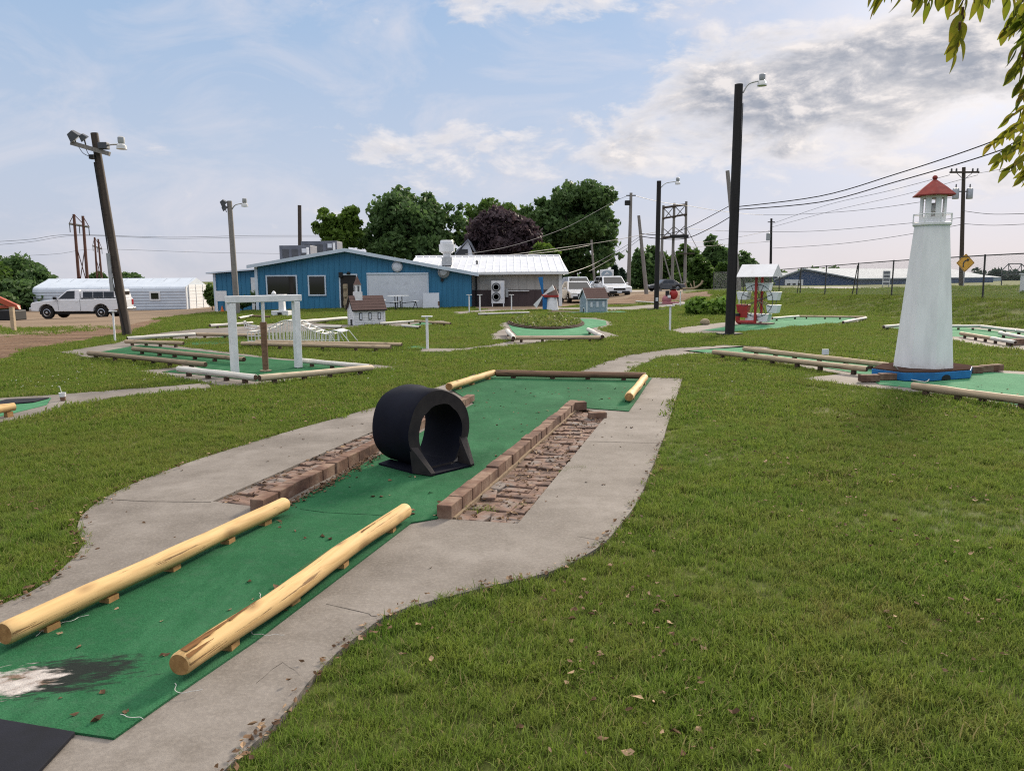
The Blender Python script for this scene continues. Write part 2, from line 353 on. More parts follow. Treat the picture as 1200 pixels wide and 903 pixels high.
STONE = pm('pale_stone', (.34,.28,.19), (.22,.18,.12), 9, .9, .2, bump=.6, bscale=20)
GLASSD, k = newmat('dark_glass', .06, .6); k.b.inputs['Base Color'].default_value = (.010,.011,.013,1)
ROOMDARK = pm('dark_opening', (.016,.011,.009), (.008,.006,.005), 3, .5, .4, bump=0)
CARWHITE, k = newmat('car_white', .22, .5); k.base(k.ramp(k.noise(k.coord('Object', (1,1,3)), 3, 4), [(.3, (.62,.63,.65)), (.7, (.72,.73,.75))])); k.b.inputs['Coat Weight'].default_value = .5
CARSILVER, k = newmat('car_silver', .25, .5, .5); k.base(k.ramp(k.noise(k.coord('Object'), 3, 4), [(.3, (.42,.45,.50)), (.7, (.50,.53,.58))])); k.b.inputs['Coat Weight'].default_value = .5
TYRE = pm('tyre', (.014,.013,.013), (.022,.020,.018), 12, .85, .2)
CHROME = pm('chrome', (.55,.56,.58), (.45,.46,.48), 6, .22, .5, .9, bump=0)
REDLENS = pm('red_lens', (.30,.015,.018), None, 3, .2, .5, bump=0)
LAMPGLASS = pm('lamp_glass', (.62,.63,.62), (.5,.5,.5), 4, .15, .5, bump=0)
ORANGE = pm('orange_paint', (.42,.085,.035), (.30,.06,.028), 5, .5, .4, dirt=(.16,.06,.04))
CONEM = pm('cone_orange', (.62,.14,.03), None, 5, .6, .3, bump=0)
YELLOW = pm('sign_yellow', (.70,.36,.012), (.62,.31,.012), 3, .45, .4, bump=0)
PINK = pm('faded_pink', (.40,.15,.17), (.26,.10,.12), 12, .7, .3)
NAVY = pm('navy_siding', (.016,.050,.135), (.012,.038,.105), 2, .5, .4)
PALEROOF = pm('pale_barn_roof', (.34,.37,.40), (.29,.32,.35), .6, .85, .15)
BARK = pm('bark', (.085,.065,.048), (.045,.035,.028), 5, .95, .1, bump=.8, bscale=14, bdist=.03, stretch=(1,1,.25))
TWIG = pm('twig', (.11,.055,.035), (.06,.032,.022), 9, .8, .2)
LITTER = pm('dry_leaf', (.15,.090,.048), (.065,.038,.024), 11, .85, .15, bump=.3, coord='World')
LITTER2 = pm('tan_leaf', (.36,.25,.155), (.22,.145,.085), 11, .8, .15, bump=.3, coord='World')
CLOVER = pm('clover_white', (.60,.60,.50), (.45,.46,.34), 30, .8, .2, bump=0)
STRING = pm('white_string', (.55,.54,.50), None, 30, .9, .1, bump=0)
PVC = pm('white_rod', (.70,.70,.68), (.52,.52,.50), 6, .5, .35, bump=.05, dirt=(.32,.29,.25))
GREYBLUE = pm('grey_blue_paint', (.30,.37,.42), (.23,.29,.34), 8, .65, .3, dirt=(.36,.38,.40))
# ================================================================ SETTING
EXCL = []           # ground outlines on which no grass grows
def inside(px, py, poly):
    """vectorised point in polygon"""
    x, y = poly[:,0], poly[:,1]; c = np.zeros(len(px), bool); j = len(x)-1
    for i in range(len(x)):
        t = ((y[i] > py) != (y[j] > py)) & (px < (x[j]-x[i])*(py-y[i])/((y[j]-y[i])+1e-12)+x[i]); c ^= t; j = i
    return c
def axis_steps(a, b, s): return [a+s*i for i in range(int((b-a)/s)+1)]
def make_ground():
    xs = [-2500,-900,-400,-220,-150,-110]+axis_steps(-84, 84, .8)+[110,150,220,400,900,2500]
    ys = [-600,-200,-80,-40]+axis_steps(-20, 124, .8)+[150,200,280,420,700,1300,3000]
    vs = [(x, y, H(x, y)) for y in ys for x in xs]; n = len(xs)
    fs = [(j*n+i, j*n+i+1, (j+1)*n+i+1, (j+1)*n+i) for j in range(len(ys)-1) for i in range(n-1)]
    me = bpy.data.meshes.new('ground'); me.from_pydata(vs, [], fs); me.materials.append(M_LAWN)
    me.polygons.foreach_set('use_smooth', [True]*len(fs))
    o = bpy.data.objects.new('ground', me); COL.objects.link(o); tag(o, 'mown green lawn rolling up to the road bank', kind='structure'); return o
make_ground()
def fill_poly(outer, holes=()):
    bm = bmesh.new()
    for lp in [outer]+list(holes):
        v = [bm.verts.new((q[0], q[1], 0)) for q in lp]
        for i in range(len(v)): bm.edges.new((v[i], v[(i+1) % len(v)]))
    bmesh.ops.triangle_fill(bm, edges=bm.edges[:], use_beauty=True, use_dissolve=False)
    return bm
def drape(name, pts, off, mat, step=1.5, grassless=True, skirt=.06, holes=()):
    """a sheet that follows the ground, off metres above it"""
    pts = [Vector((q[0], q[1], 0)) for q in pts]
    if grassless: EXCL.append(np.array([(q[0], q[1]) for q in pts]))
    bm = fill_poly(pts, holes)
    x0, x1 = min(q.x for q in pts), max(q.x for q in pts); y0, y1 = min(q.y for q in pts), max(q.y for q in pts)
    flat = all(abs(H(q.x, q.y)) < 1e-5 for q in pts)
    if not flat:
        for k in range(1, int((x1-x0)/step)+1):
            bmesh.ops.bisect_plane(bm, geom=bm.verts[:]+bm.edges[:]+bm.faces[:], plane_co=(x0+k*step,0,0), plane_no=(1,0,0))
        for k in range(1, int((y1-y0)/step)+1):
            bmesh.ops.bisect_plane(bm, geom=bm.verts[:]+bm.edges[:]+bm.faces[:], plane_co=(0,y0+k*step,0), plane_no=(0,1,0))
    bmesh.ops.recalc_face_normals(bm, faces=bm.faces)
    if bm.faces and bm.faces[:][0].normal.z < 0: bmesh.ops.reverse_faces(bm, faces=bm.faces)
    for v in bm.verts: v.co.z = H(v.co.x, v.co.y)+off
    if skirt:
        be = [e for e in bm.edges if e.is_boundary]
        ex = bmesh.ops.extrude_edge_only(bm, edges=be)['geom']
        for v in ex:
            if isinstance(v, bmesh.types.BMVert): v.co.z -= skirt
    me = bpy.data.meshes.new(name); bm.to_mesh(me); bm.free(); me.materials.append(mat)
    o = bpy.data.objects.new(name, me); COL.objects.link(o); return o
def gp(pts, z=None): return [G(px, py, z) for px, py in pts]
def wob(pts, amp=.02, k=4, seed=0):
    """subdivide and roughen an outline a little"""
    out = []
    n = len(pts)
    for i in range(n):
        a, b = pts[i], pts[(i+1) % n]
        for s in range(k):
            q = a.lerp(b, s/k); nz = noise.noise_vector(Vector((q.x*2.3+seed, q.y*2.3, seed)))
            out.append(Vector((q.x+nz.x*amp, q.y+nz.y*amp, 0)))
    return out
SLABZ = .03
# --- foreground hole: the slab with its two sunken brick beds
left = smooth_loop(gp([(-260,860),(-120,775),(-40,728),(5,706),(45,688),(76,663),(95,640),(91,617),(106,594),(155,567),(232,538),(332,507),(436,478),(505,456),(560,437)], SLABZ), 4, False)
right = smooth_loop(gp([(800,443),(791,470),(778,510),(762,553),(745,590),(720,623),(690,648),(640,671),(560,690),(470,714),(420,744),(370,790),(320,850),(262,905),(200,985),(120,1120)], SLABZ), 4, False)
bedR = gp([(512,607),(607,613),(712,485),(668,476)], SLABZ)
bedL = gp([(249,587),(304,594),(556,470),(529,465)], SLABZ)
slab_outer = wob(left+right+[Vector((-.6,1.25,0)), Vector((-1.7,1.25,0))], .012, 2, 3)
for q in (bedR, bedL): EXCL.append(np.array([(v.x, v.y) for v in q]))
o = drape('path', slab_outer, SLABZ, M_CONC, skirt=.09, holes=[bedR[::-1], bedL[::-1]])
tag(o, 'concrete apron around the foreground hole with two sunken brick beds', kind='structure')
APRON = o
CRACKD = pm('dirty_groove', (.075,.066,.058), (.05,.045,.04), 20, .95, .05)
def groove(parent, name, pts, w, z, jit=.0, mat=None):
    q = [G(a, b, z) for a, b in pts]; L = [q[0]]
    for a, b in zip(q, q[1:]):
        n = max(2, int((b-a).length/.05))
        for i in range(1, n+1): p = a.lerp(b, i/n); L.append(p+Vector((random.uniform(-jit, jit), random.uniform(-jit, jit), 0)))
    m = MB(); d = (L[-1]-L[0]).normalized(); s = Vector((-d.y, d.x, 0)); vs = []
    for p in L: ww = w*random.uniform(.6, 1.25); vs += [p-s*ww/2, p+s*ww/2]
    m.add(vs, [(2*i, 2*i+1, 2*i+3, 2*i+2) for i in range(len(L)-1)]); o = m.build(name, mat or CRACKD, parent); return o
groove(APRON, 'expansion_joint', [(97,583),(170,587),(247,588)], .009, SLABZ+.0012, .001)
groove(APRON, 'expansion_joint', [(691,517),(735,518),(776,519)], .009, SLABZ+.0012, .001)
groove(APRON, 'hairline_crack', [(382,707),(405,712),(432,719),(440,722)], .004, SLABZ+.0012, .006)
groove(APRON, 'hairline_crack', [(300,800),(330,775),(352,790)], .003, SLABZ+.0012, .006)
groove(APRON, 'hairline_crack', [(676,628),(700,632),(720,640)], .003, SLABZ+.0012, .004)
def path(pts, label, z=.018, amp=.03):
    w = wob(gp(pts), amp, 4, len(label)); o = drape('path', w, z, M_CONC); return tag(o, label, kind='structure')
path([(672,439),(700,428),(735,417),(790,409),(850,405),(905,408),(880,411),(830,414),(770,420),(738,434),(734,441)], 'narrow concrete walk curving from foreground hole to lighthouse hole')
path([(800,412),(872,406),(1048,428),(1210,437),(1330,447),(1330,500),(1210,483),(1110,464),(1020,455),(935,445),(985,439),(900,424)], 'concrete apron under the lighthouse hole')
path([(-120,478),(-40,470),(60,464),(150,457),(240,450),(250,455),(190,461),(130,467),(80,478),(40,489),(0,496),(-60,508),(-140,525)], 'pale concrete walk beside the cut off hole at left edge')
path([(160,436),(215,430),(200,424),(100,419),(70,413),(140,402),(152,397),(165,401),(330,421),(440,428),(462,431),(300,452),(262,453)], 'concrete apron under the white goal frame')
path([(495,409),(540,409),(580,404),(604,399),(700,397),(660,399),(620,403),(570,409),(520,413),(492,413)], 'thin concrete walk below the weedy oval planter')
path([(575,392),(577,398),(600,399),(712,397),(725,394),(700,386),(716,383),(717,378),(700,373),(650,372),(608,374),(584,380),(590,386)], 'concrete ring around the weedy oval planter')
path([(783,388),(800,384),(850,378),(905,372),(1018,371),(1012,377),(960,381),(905,386),(850,391),(800,391)], 'concrete apron under the little Ferris wheel hole')
path([(1036,382),(1060,380),(1150,381),(1240,390),(1240,417),(1150,407),(1060,390)], 'concrete apron of the white railed hole near the fence')
path([(170,393),(230,386),(300,382),(330,378),(345,376),(380,380),(430,382),(405,386),(360,389),(240,398),(160,398)], 'pale concrete strip behind the white lattice bridge')
path([(440,381),(520,376),(530,379),(500,382),(470,384)], 'short concrete strip beside the white chapel')
path([(536,369),(600,364),(640,363),(735,364),(820,357),(800,353),(730,360),(600,361),(530,366)], 'gravelly concrete strip along the clubhouse front')
# --- felts
FELTS = []
def felt_sheet(pts, label, mat=M_FELT2, z=.026, amp=.0, thick=.012):
    w = wob(gp(pts), amp, 2, 1) if amp else gp(pts); o = drape('putting_felt', w, z, mat, skirt=thick, grassless=False); tag(o, label, 'felt', 'green putting felts'); return o
fl = gp([(-150,826),(0,755),(120,697),(262,632),(330,600),(345,588),(440,536),(556,473),(528,456),(580,440)], SLABZ+.002)
fr = gp([(764,443),(737,482),(682,478),(668,477),(512,608),(482,613),(300,751),(133,866),(86,859),(0,845),(-150,880)], SLABZ+.002)
fo = [Vector((q.x, q.y, 0)) for q in fl+fr]
o = drape('putting_felt', wob(fo, .006, 3, 5), SLABZ+.010, M_FELT, skirt=.009, grassless=False)
tag(o, 'deep green worn felt of the foreground hole with a burnt white patch', 'felt', 'green putting felts')
groove(o, 'seam', [(352,596),(380,600),(440,603),(482,606)], .006, SLABZ+.0112, .002, pm('felt_seam',(.006,.035,.016),None,8,.95,.05))
felt_sheet([(808,412),(872,408),(1048,430),(1210,441),(1330,450),(1330,492),(1200,478),(1110,461),(1030,452),(1010,440),(920,424)], 'faded green felt running under the lighthouse')
felt_sheet([(-120,476),(-20,472),(60,468),(55,476),(0,490),(-120,510)], 'green felt of the hole cut off by left edge')
felt_sheet([(108,415),(165,405),(330,423),(436,430),(300,448),(228,440),(190,437),(240,430)], 'bright green felt under the white goal frame', M_FELT)
felt_sheet([(210,405),(262,395),(300,393),(292,402),(240,405)], 'green felt strip behind the weathered rails and leaning pole', M_FELT)
felt_sheet([(455,407),(490,406),(500,409),(470,410),(380,406),(330,401),(390,401)], 'thin green felt tongue past the lattice bridge')
o = felt_sheet([(606,394),(702,393.5),(690,386),(711,381.5),(710,376.5),(694,374.2),(668,374),(640,372.5),(612,376),(596,381),(600,388)], 'green felt curling around the weedy oval planter')
felt_sheet([(822,388),(868,381),(905,375),(940,372.5),(1008,373.5),(985,379),(930,383),(870,389)], 'pale green felt below the little Ferris wheel')
felt_sheet([(1046,385),(1072,383),(1150,383),(1210,388),(1210,398),(1150,396),(1080,394)], 'pale green felt of the white railed hole')
felt_sheet([(852,368),(868,361),(900,361),(905,370),(860,372)], 'pale green felt patch behind the dark light pole')
felt_sheet([(470,383),(500,378),(520,378),(500,381)], 'tiny green felt patch right of the chapel')
felt_sheet([(640,368),(680,367.5),(735,366),(730,365),(650,366.5)], 'thin green felt strip at the foot of the grey house')
# --- ground covers left, right and behind
o = drape('drive', wob(gp([(-300,414),(-300,371),(0,364),(100,362),(215,361),(252,358.5),(300,360),(262,365),(205,371),(150,382),(60,391),(0,395)]), .25, 8, 2), .03, GRAVEL, 1.6); tag(o, 'pale gravel drive in front of the metal shed', kind='structure')
o = drape('dirt', wob(gp([(-300,460),(-300,414),(0,395),(60,391),(150,381.5),(205,371),(190,377),(148,391),(122,396),(60,406),(30,412),(0,423),(-60,432)]), .22, 8, 4), .02, DIRT, 1.6); tag(o, 'bare brown dirt along the gravel drive', kind='structure')
rd = [Vector((22.4,-18,0)), Vector((29,-18,0)), Vector((29,70,0)), Vector((27,86,0)), Vector((21,97,0)), Vector((8,104,0)), Vector((-30,106,0)), Vector((-30,98,0)), Vector((6,96,0)), Vector((16,90,0)), Vector((21,80,0)), Vector((22.4,66,0))]
o = drape('road', wob(rd, .12, 6, 6), .04, ASPH, 3); tag(o, 'pale road on the bank curving behind the utility poles', kind='structure')
o = drape('car_park', wob(gp([(556,363),(640,362.5),(690,356),(735,351),(800,344.5),(800,339),(690,341),(600,343),(556,345)]), .2, 6, 8), .03, GRAVEL, 2); tag(o, 'gravel car park behind the clubhouse', kind='structure')
o = drape('dirt', wob(gp([(700,357),(800,353.5),(836,347),(830,341.5),(790,345),(735,350),(692,354)]), .2, 6, 9), .035, DIRT, 1); tag(o, 'brown dirt slope below the car park edge', kind='structure')
o = drape('worn_earth', wob(gp([(640,366),(690,368),(745,366.5),(720,364.5),(680,365),(645,363.5)]), .08, 5, 3), .012, SOIL, 1); tag(o, 'worn dark earth around the grey house', kind='structure')

# ================================================================ FOREGROUND HOLE
GAP = .021
def log_thing(p0, p1, r, label, mat=W_PEEL, blocks=4, base=SLABZ, group='log rails of the putting holes', chip=W_CHIP, name='log_rail', seg=26, sides=18, GAP_=None):
    GAP_ = GAP_ or GAP
    p0, p1 = Vector(p0), Vector(p1); mid = (p0+p1)/2; d = p1-p0; L = d.length; ang = math.atan2(d.y, d.x)
    zb = min(p0.z, p1.z)-r
    t = thing(name, label, 'log', (mid.x, mid.y, zb-GAP_), ang, group)
    m = MB(); pts = []; rs = []; sd = random.random()*50
    for i in range(seg+1):
        s = i/seg; q = Vector((-L/2+L*s, noise.noise(Vector((s*3, sd, 0)))*r*.34, r+GAP_+noise.noise(Vector((s*3, sd, 9)))*r*.10+(p0.z+(p1.z-p0.z)*s-min(p0.z, p1.z))))
        pts.append(q); rs.append(r*(1+.10*noise.noise(Vector((s*5, sd, 4)))-.10*s)*(.88 if i in (0, seg) else 1))
    e = L*.004+.004
    pts[0].x += 0; pts[1].x = pts[0].x+e; pts[-2].x = pts[-1].x-e
    m.tube(pts, rs, sides, 0, True, 1)
    for i, v in enumerate(m.v):
        nz = noise.noise(Vector((v.x*3+sd, v.y*14, v.z*14))); c = Vector((v.x, 0, r+GAP_)); m.v[i] = v+(v-c)*Vector((0,1,1)).dot(Vector((0,.0,.0)))+Vector((0, (v.y)*.06*nz, (v.z-r-GAP_)*.06*nz))
    m.build('log', [mat, W_END if mat is W_PEEL else W_BLKDARK], t, smooth=True)
    for i in range(blocks):
        s = (i+.5)/blocks if blocks > 2 else (.15, .85)[i]
        b = MB().box((-L/2+L*(s+random.uniform(-.03, .03)), random.uniform(-.004, .004), GAP_*.5), (r*1.25, r*1.15, GAP_+.012), rotz(random.uniform(-.15, .15)))
        b.build('support_block', chip, t)
    return t
zc = SLABZ+.01+GAP+.052
log_thing(G(5,743,zc), G(334,590,zc), .052, 'peeled yellow log beside the burnt patch on the deep green felt', blocks=5, name='log_rail', seg=60, sides=28)
RL = log_thing(G(211,779,zc), G(474,597,zc), .053, 'peeled yellow log with a splintered near end beside the concrete edge', blocks=4, seg=60, sides=28)
TORN = pm('torn_wood', (.20,.105,.045), (.085,.042,.02), 40, .95, .05, stretch=(.2,1,1))
RLL = (G(211,779,zc)-G(474,597,zc)).length; m = MB(); sgn = 1 if abs(math.cos(RL.rotation_euler.z)) > 0 else -1
for x0, ln, a0, a1 in ((.02, .30, 70, 118), (.05, .46, 48, 66), (.30, .24, 84, 104), (.0, .16, 122, 140), (.9, .30, 60, 72), (1.5, .22, 96, 108)):
    vs = []; K = 8
    for i in range(K+1):
        s = i/K; wd = (1-s)**.7*random.uniform(.7, 1.1); am = (a0+a1)/2
        for aa in (am-(a1-a0)/2*wd, am+(a1-a0)/2*wd+random.uniform(-3, 3)): vs.append((-RLL/2+x0+ln*s, .0548*math.cos(R(aa)), GAP+.053+.0548*math.sin(R(aa))+.001*random.random()))
    m = MB(); m.add(vs, [(2*i, 2*i+1, 2*i+3, 2*i+2) for i in range(K)]); m.build('torn_bark', TORN, RL)
zb = SLABZ+.01+GAP+.055
log_thing(G(526,453,zb), G(579,436.5,zb), .055, 'short peeled log at far corner behind the black tunnel', blocks=3)
log_thing(G(581,437,zb), G(757,440,zb), .055, 'weathered brown rail across the far end of the deep green felt', W_BROWN, 4, chip=W_BLKDARK)
log_thing(G(737,465,zb), G(756,442,zb), .055, 'short peeled log on the concrete corner right of the deep green felt', blocks=2)
# brick edgings and paved beds
def brick_row(a, b, n, side, name, label, h=.092, w=.102):
    a, b = Vector((a.x, a.y, 0)), Vector((b.x, b.y, 0)); d = b-a; L = d.length; u = d/L; nrm = Vector((-u.y, u.x, 0))*side; ang = math.atan2(u.y, u.x)
    t = thing(name, label, 'brick edging', (a.x, a.y, 0), ang); m = MB(); s = L/n
    for i in range(n):
        hh = h+random.uniform(-.008, .006); off = random.uniform(-.005, .005)
        m.box((s*(i+.5), side*(w/2+off), (hh+.03)/2+.0), (s*random.uniform(.955, .985), w*random.uniform(.96,1.03), hh+.03), rotz(random.uniform(-.03, .03)))
    m.build('bricks', BRICK, t, bevel=.006)
    k = MB(); k.box((L/2, side*(w*.5), .0475), (L*.99, w*.80, .095)); k.box((L/2, side*(w+.006), .018), (L*.985, .028, .036)); k.build('mortar', MORTAR, t)
    return u, nrm
brick_row(G(512,607,.03), G(668,477,.03), 21, -1, 'brick_edging', 'long brick edging right of the black tunnel')
brick_row(G(308,600,.03), G(557,470,.03), 23, 1, 'brick_edging', 'brick edging left of and behind the black tunnel')
def loose_brick(px, py, label, ang, s=(.20,.10,.085), z=.0, name='loose_brick', group='loose bricks at the brick beds'):
    p = G(px, py, z+.02); m = MB().box((0,0,s[2]/2+z), s, rotz(ang)); o = m.build(name, BRICK, bevel=.007); o.location = (p.x, p.y, 0); tag(o, label, 'brick', group); return o
loose_brick(676,478,'brick laid across the far end of the right brick edging', R(10), (.22,.11,.10), .03)
loose_brick(700,488,'loose dark brick lying on pavers at the far corner of right bed', R(8), (.20,.10,.075), .02)
def paved_bed(poly, label, seed):
    rnd = random.Random(seed); P4 = [Vector((q.x, q.y, 0)) for q in poly]; A, B, C, D = P4   # A-D long side by the bricks, B-C by the slab
    t = thing('brick_paving', label, 'brick paving', (A.x, A.y, 0)); m = MB()
    L = ((D-A).length+(C-B).length)/2; W = ((B-A).length+(C-D).length)/2
    def at(u, v): return (A.lerp(D, u)).lerp(B.lerp(C, u), v)
    u = 0.0; row = 0
    while u < .975:
        du = .255/L; horizontal = row % 2 == 0; v = .20 if W > .3 else .12
        while v < .97:
            kind = rnd.random() < .5
            if kind:   # two bricks lying across
                dv = min(.24/W, .98-v)
                for h in (.25, .75):
                    p = at(u+du*h, v+dv/2); z = rnd.uniform(.010, .030)
                    m.box((p.x, p.y, z-.03), (dv*W*.90, .103, .06), Matrix.Rotation(math.atan2((B-A).y, (B-A).x)+rnd.uniform(-.22, .22), 3, 'Z') @ Matrix.Rotation(rnd.uniform(-.035, .035), 3, 'X') @ Matrix.Rotation(rnd.uniform(-.03,.03), 3, 'Y'))
            else:
                dv = min(.125/W, .98-v)
                p = at(u+du/2, v+dv/2); z = rnd.uniform(.010, .030)
                m.box((p.x, p.y, z-.03), (dv*W*.84, .225, .06), Matrix.Rotation(math.atan2((B-A).y, (B-A).x)+rnd.uniform(-.22, .22), 3, 'Z') @ Matrix.Rotation(rnd.uniform(-.03, .03), 3, 'Y'))
            v += dv
        u += du; row += 1
    m.build('pavers', PAVER, t, world=True, bevel=.007)
    k = MB(); k.prism([(q.x, q.y, -.02) for q in P4], (0,0,.026)); k.build('soil', SOIL, t, world=True)
paved_bed(bedR, 'sunken bed of old brick pavers right of the long edging', 5)
paved_bed([G(304,594,.03), G(249,587,.03), G(529,465,.03), G(556,470,.03)], 'dark brick paved bed left of the black tunnel', 8)
# black tunnel
def tunnel():
    base = G(516,548,SLABZ+.012); ang = math.atan2(-.695, .72)   # the opening looks right and towards the camera
    t = thing('black_tunnel', 'black rubber loop tunnel standing on the deep green felt', 'golf obstacle', base, ang)
    n = 56; Rr, r = .335, .238; L = .49; cz = .328
    def outer(w): return Vector((0, Rr*math.cos(w)*1.0, max(.004, cz+Rr*math.sin(w))))
    def inner(w):
        sn, cs = math.sin(w), math.cos(w)
        jg = .012*noise.noise(Vector((cs*2.5, sn*2.5, 3)))
        if sn >= 0: return Vector((0, .016+(r+jg)*cs, cz-.035+(r+.006+jg)*sn))
        f_ = -sn; return Vector((0, .016+math.copysign(min(r+jg, abs(cs)**.55*r*(1-.16*f_)), cs), max(.020, cz-.035-.262*min(1, f_*1.12))))
    m = MB(); ring = []
    ds = [0, -.012, -L*.25, -L*.5, -L*.75, -L+.012, -L]
    vs = []
    for ix, x in enumerate(ds):
        edge = .988 if ix in (0, len(ds)-1) else 1
        for i in range(n):
            w = 2*PI*i/n; q = outer(w); wob_ = 1+.034*noise.noise(Vector((x*5, math.cos(w)*1.5, math.sin(w)*1.5)))
            vs.append((x, q.y*wob_*edge, q.z*(wob_*edge if q.z > .3 else 1)))
    N = len(ds)
    for x in (0, -L):
        for i in range(n):
            q = inner(2*PI*i/n); vs.append((x, q.y, q.z))
    fs = []
    for k in range(N-1):
        for i in range(n):
            j = (i+1) % n; fs.append((k*n+i, k*n+j, (k+1)*n+j, (k+1)*n+i))
    o1, o2 = N*n, (N+1)*n
    edge = []
    for i in range(n):
        j = (i+1) % n; edge.append((i, o1+i, o1+j, j)); edge.append(((N-1)*n+i, (N-1)*n+j, o2+j, o2+i)); fs.append((o1+i, o2+i, o2+j, o1+j))
    m.add(vs, fs, 0); m.f += edge; m.m += [1]*len(edge)
    m.build('shell', [M_RUBBER, M_RUBEDGE], t, smooth=True)
    f = MB(); f.box((.06, 0, .007), (.19, .41, .014)); f.build('entry_plate', M_RUBBER, t)
    for s in (-1, 1):
        g = MB(); 
        a_ = [(-.015, s*.205, .008), (.165, s*.195, .006), (.165, s*.195, .022), (-.015, s*.236, .23)]; b_ = [(-.015, s*.285, .008), (.165, s*.235, .006), (.165, s*.235, .022), (-.015, s*.312, .24)]
        g.add(a_+b_, [(0,1,2,3), (4,5,6,7), (0,1,5,4), (1,2,6,5), (2,3,7,6), (3,0,4,7)])
        g.build('side_flap', [M_RUBEDGE], t)
    b = MB(); b.box((-L/2, -.215, .010), (L-.02, .13, .02), Matrix.Rotation(R(6), 3, 'X')); b.build('base_flange', M_RUBBER, t)
    b = MB(); b.box((-L/2-.02, .235, .010), (L+.02, .15, .02)); b.build('base_flange', M_RUBBER, t)
tunnel()
mt = gp([(-150,872),(0,843),(88,858),(-30,985),(-220,985)], SLABZ+.012)
m = MB().prism([(q.x, q.y, SLABZ+.002) for q in mt], (0,0,.016)); o = m.build('rubber_mat', M_MAT, bevel=.003); tag(o, 'black rubber tee mat at the near end of the deep green felt', 'mat')
m = MB().prism([(q.x, q.y, .03) for q in gp([(8,471),(58,469),(40,474),(-20,479)])], (0,0,.012)); o = m.build('rubber_mat', M_MAT); tag(o, 'small black mat on the felt of the hole cut off by left edge', 'mat')
# white strings, chips
def squiggle(px, py, n, step, seed, label):
    rnd = random.Random(seed); a = rnd.uniform(0, 6); q = G(px, py, SLABZ+.016); pts = [q.copy()]
    for i in range(n):
        a += rnd.uniform(-.9, .9); q = q+Vector((math.cos(a), math.sin(a), 0))*step; pts.append(Vector((q.x, q.y, q.z+rnd.uniform(0, .004))))
    o = MB().tube(smooth_loop(pts, 3, False), .0014, 5).build('loose_thread', STRING, origin=pts[0]); tag(o, label, 'thread', 'loose backing threads on the foreground felt')
squiggle(42,745,12,.022,3,'white thread tangle by the near end of the burnt side log')
squiggle(205,800,8,.022,6,'white thread curling below the splintered log end')
squiggle(168,842,5,.022,9,'short white thread on concrete near the felt corner')
squiggle(262,742,14,.022,4,'long white thread along the splintered log')
squiggle(300,712,9,.022,14,'white thread on the felt edge under the splintered log')
# ================================================================ OTHER HOLES: rails, goal frame, lattice bridge
def rail(a, b, r, label, mat=W_WEATH, blocks=4, chip=W_BLKDARK, z=None):
    r *= .88; zz = .018+.055+r
    pa, pb = G(a[0], a[1]), G(b[0], b[1]); pa = G(a[0], a[1], pa.z+zz); pb = G(b[0], b[1], pb.z+zz)
    return log_thing(pa, pb, r, label, mat, blocks, .018, 'log rails of the putting holes', chip, seg=14, sides=12, GAP_=.055)
rail((104,413.5),(241,427),.06,'long weathered rail nearest the lawn left of white goal frame',W_OLD,6)
rail((156,408.5),(286,421),.06,'weathered rail running behind the goal frame left post',W_OLD,6)
rail((209,432),(300,442),.062,'white painted log in front of goal frame left post',W_WHITE,4)
rail((304,443),(436,430.5),.06,'pale peeled log across the front of the goal frame felt',wood('pale_log',(.55,.46,.33),(.40,.30,.19),(.14,.09,.05)),4)
rail((353,422.5),(433,429.5),.055,'white painted log at right rear of the goal frame felt',W_WHITE,3)
rail((-30,484),(17,476),.065,'peeled log end poking in at left edge',W_PEEL,2,W_CHIP)
rail((149,396.5),(229,391.5),.06,'white log beside the foot of the leaning pole',W_WHITE,4)
rail((147,400),(215,402),.055,'grey weathered rail in front of leaning pole white log',W_WEATH,4)
rail((230,391.5),(300,393),.055,'grey rail joining the white log to the lattice bridge',W_WEATH,3)
rail((283,402.5),(458,406.5),.058,'long brown rail in front of the white lattice bridge',W_WEATH,6)
rail((300,400.5),(471,403.5),.055,'long brown rail behind the white lattice bridge',W_WEATH,6)
rail((246,381.5),(296,378),.055,'thin white log behind the goal frame left post',W_WHITE,2)
rail((280,372.5),(296,369.5),.055,'short white log left of the white miniature tower',W_WHITE,2)
rail((296,370),(316,371),.05,'short dark rail touching the white miniature tower base',W_BROWN,2)
rail((353,377),(406,372.5),.075,'thick white log between miniature tower and chapel',W_WHITE,3)
rail((366,382.5),(400,383),.055,'short white log in front of the chapel corner',W_WHITE,2)
rail((445,379),(486,376),.05,'thin white log right of the chapel rear',W_WHITE,2)
rail((486,376),(528,379),.05,'thin grey rail right of the chapel bending away',W_WEATH,3)
rail((471,381.5),(492,383),.05,'short white log in front of the chapel felt patch',W_WHITE,2)
rail((836,412.5),(1016,432.5),.06,'nearer weathered rail of the pair left of lighthouse',W_WEATH,6)
rail((872,408.5),(1042,428),.06,'farther weathered rail of the pair left of lighthouse',W_WEATH,6)
rail((1069,452),(1215,471),.062,'weathered rail in front of the blue lighthouse base',W_WEATH,4)
rail((600,396),(703,395.5),.058,'grey rail along the front of the weedy oval planter hole',W_WEATH,4)
rail((595,387.5),(602,396),.07,'short white log at the left end of planter hole',W_WHITE,2)
rail((689,386),(706,394.5),.07,'short white log at the right end of planter hole',W_WHITE,2)
rail((905,373),(936,370.5),.055,'short white log right of the little Ferris wheel',W_WHITE,2)
rail((988,377.5),(1015,372.5),.055,'white log closing the pale felt beyond the Ferris wheel',W_WHITE,2)
rail((936,370.5),(1015,371.5),.05,'thin grey rail behind the pale Ferris wheel felt',W_WEATH,4)
rail((1036,383),(1062,380.5),.055,'short white log just left of the lighthouse tower',W_WHITE,2)
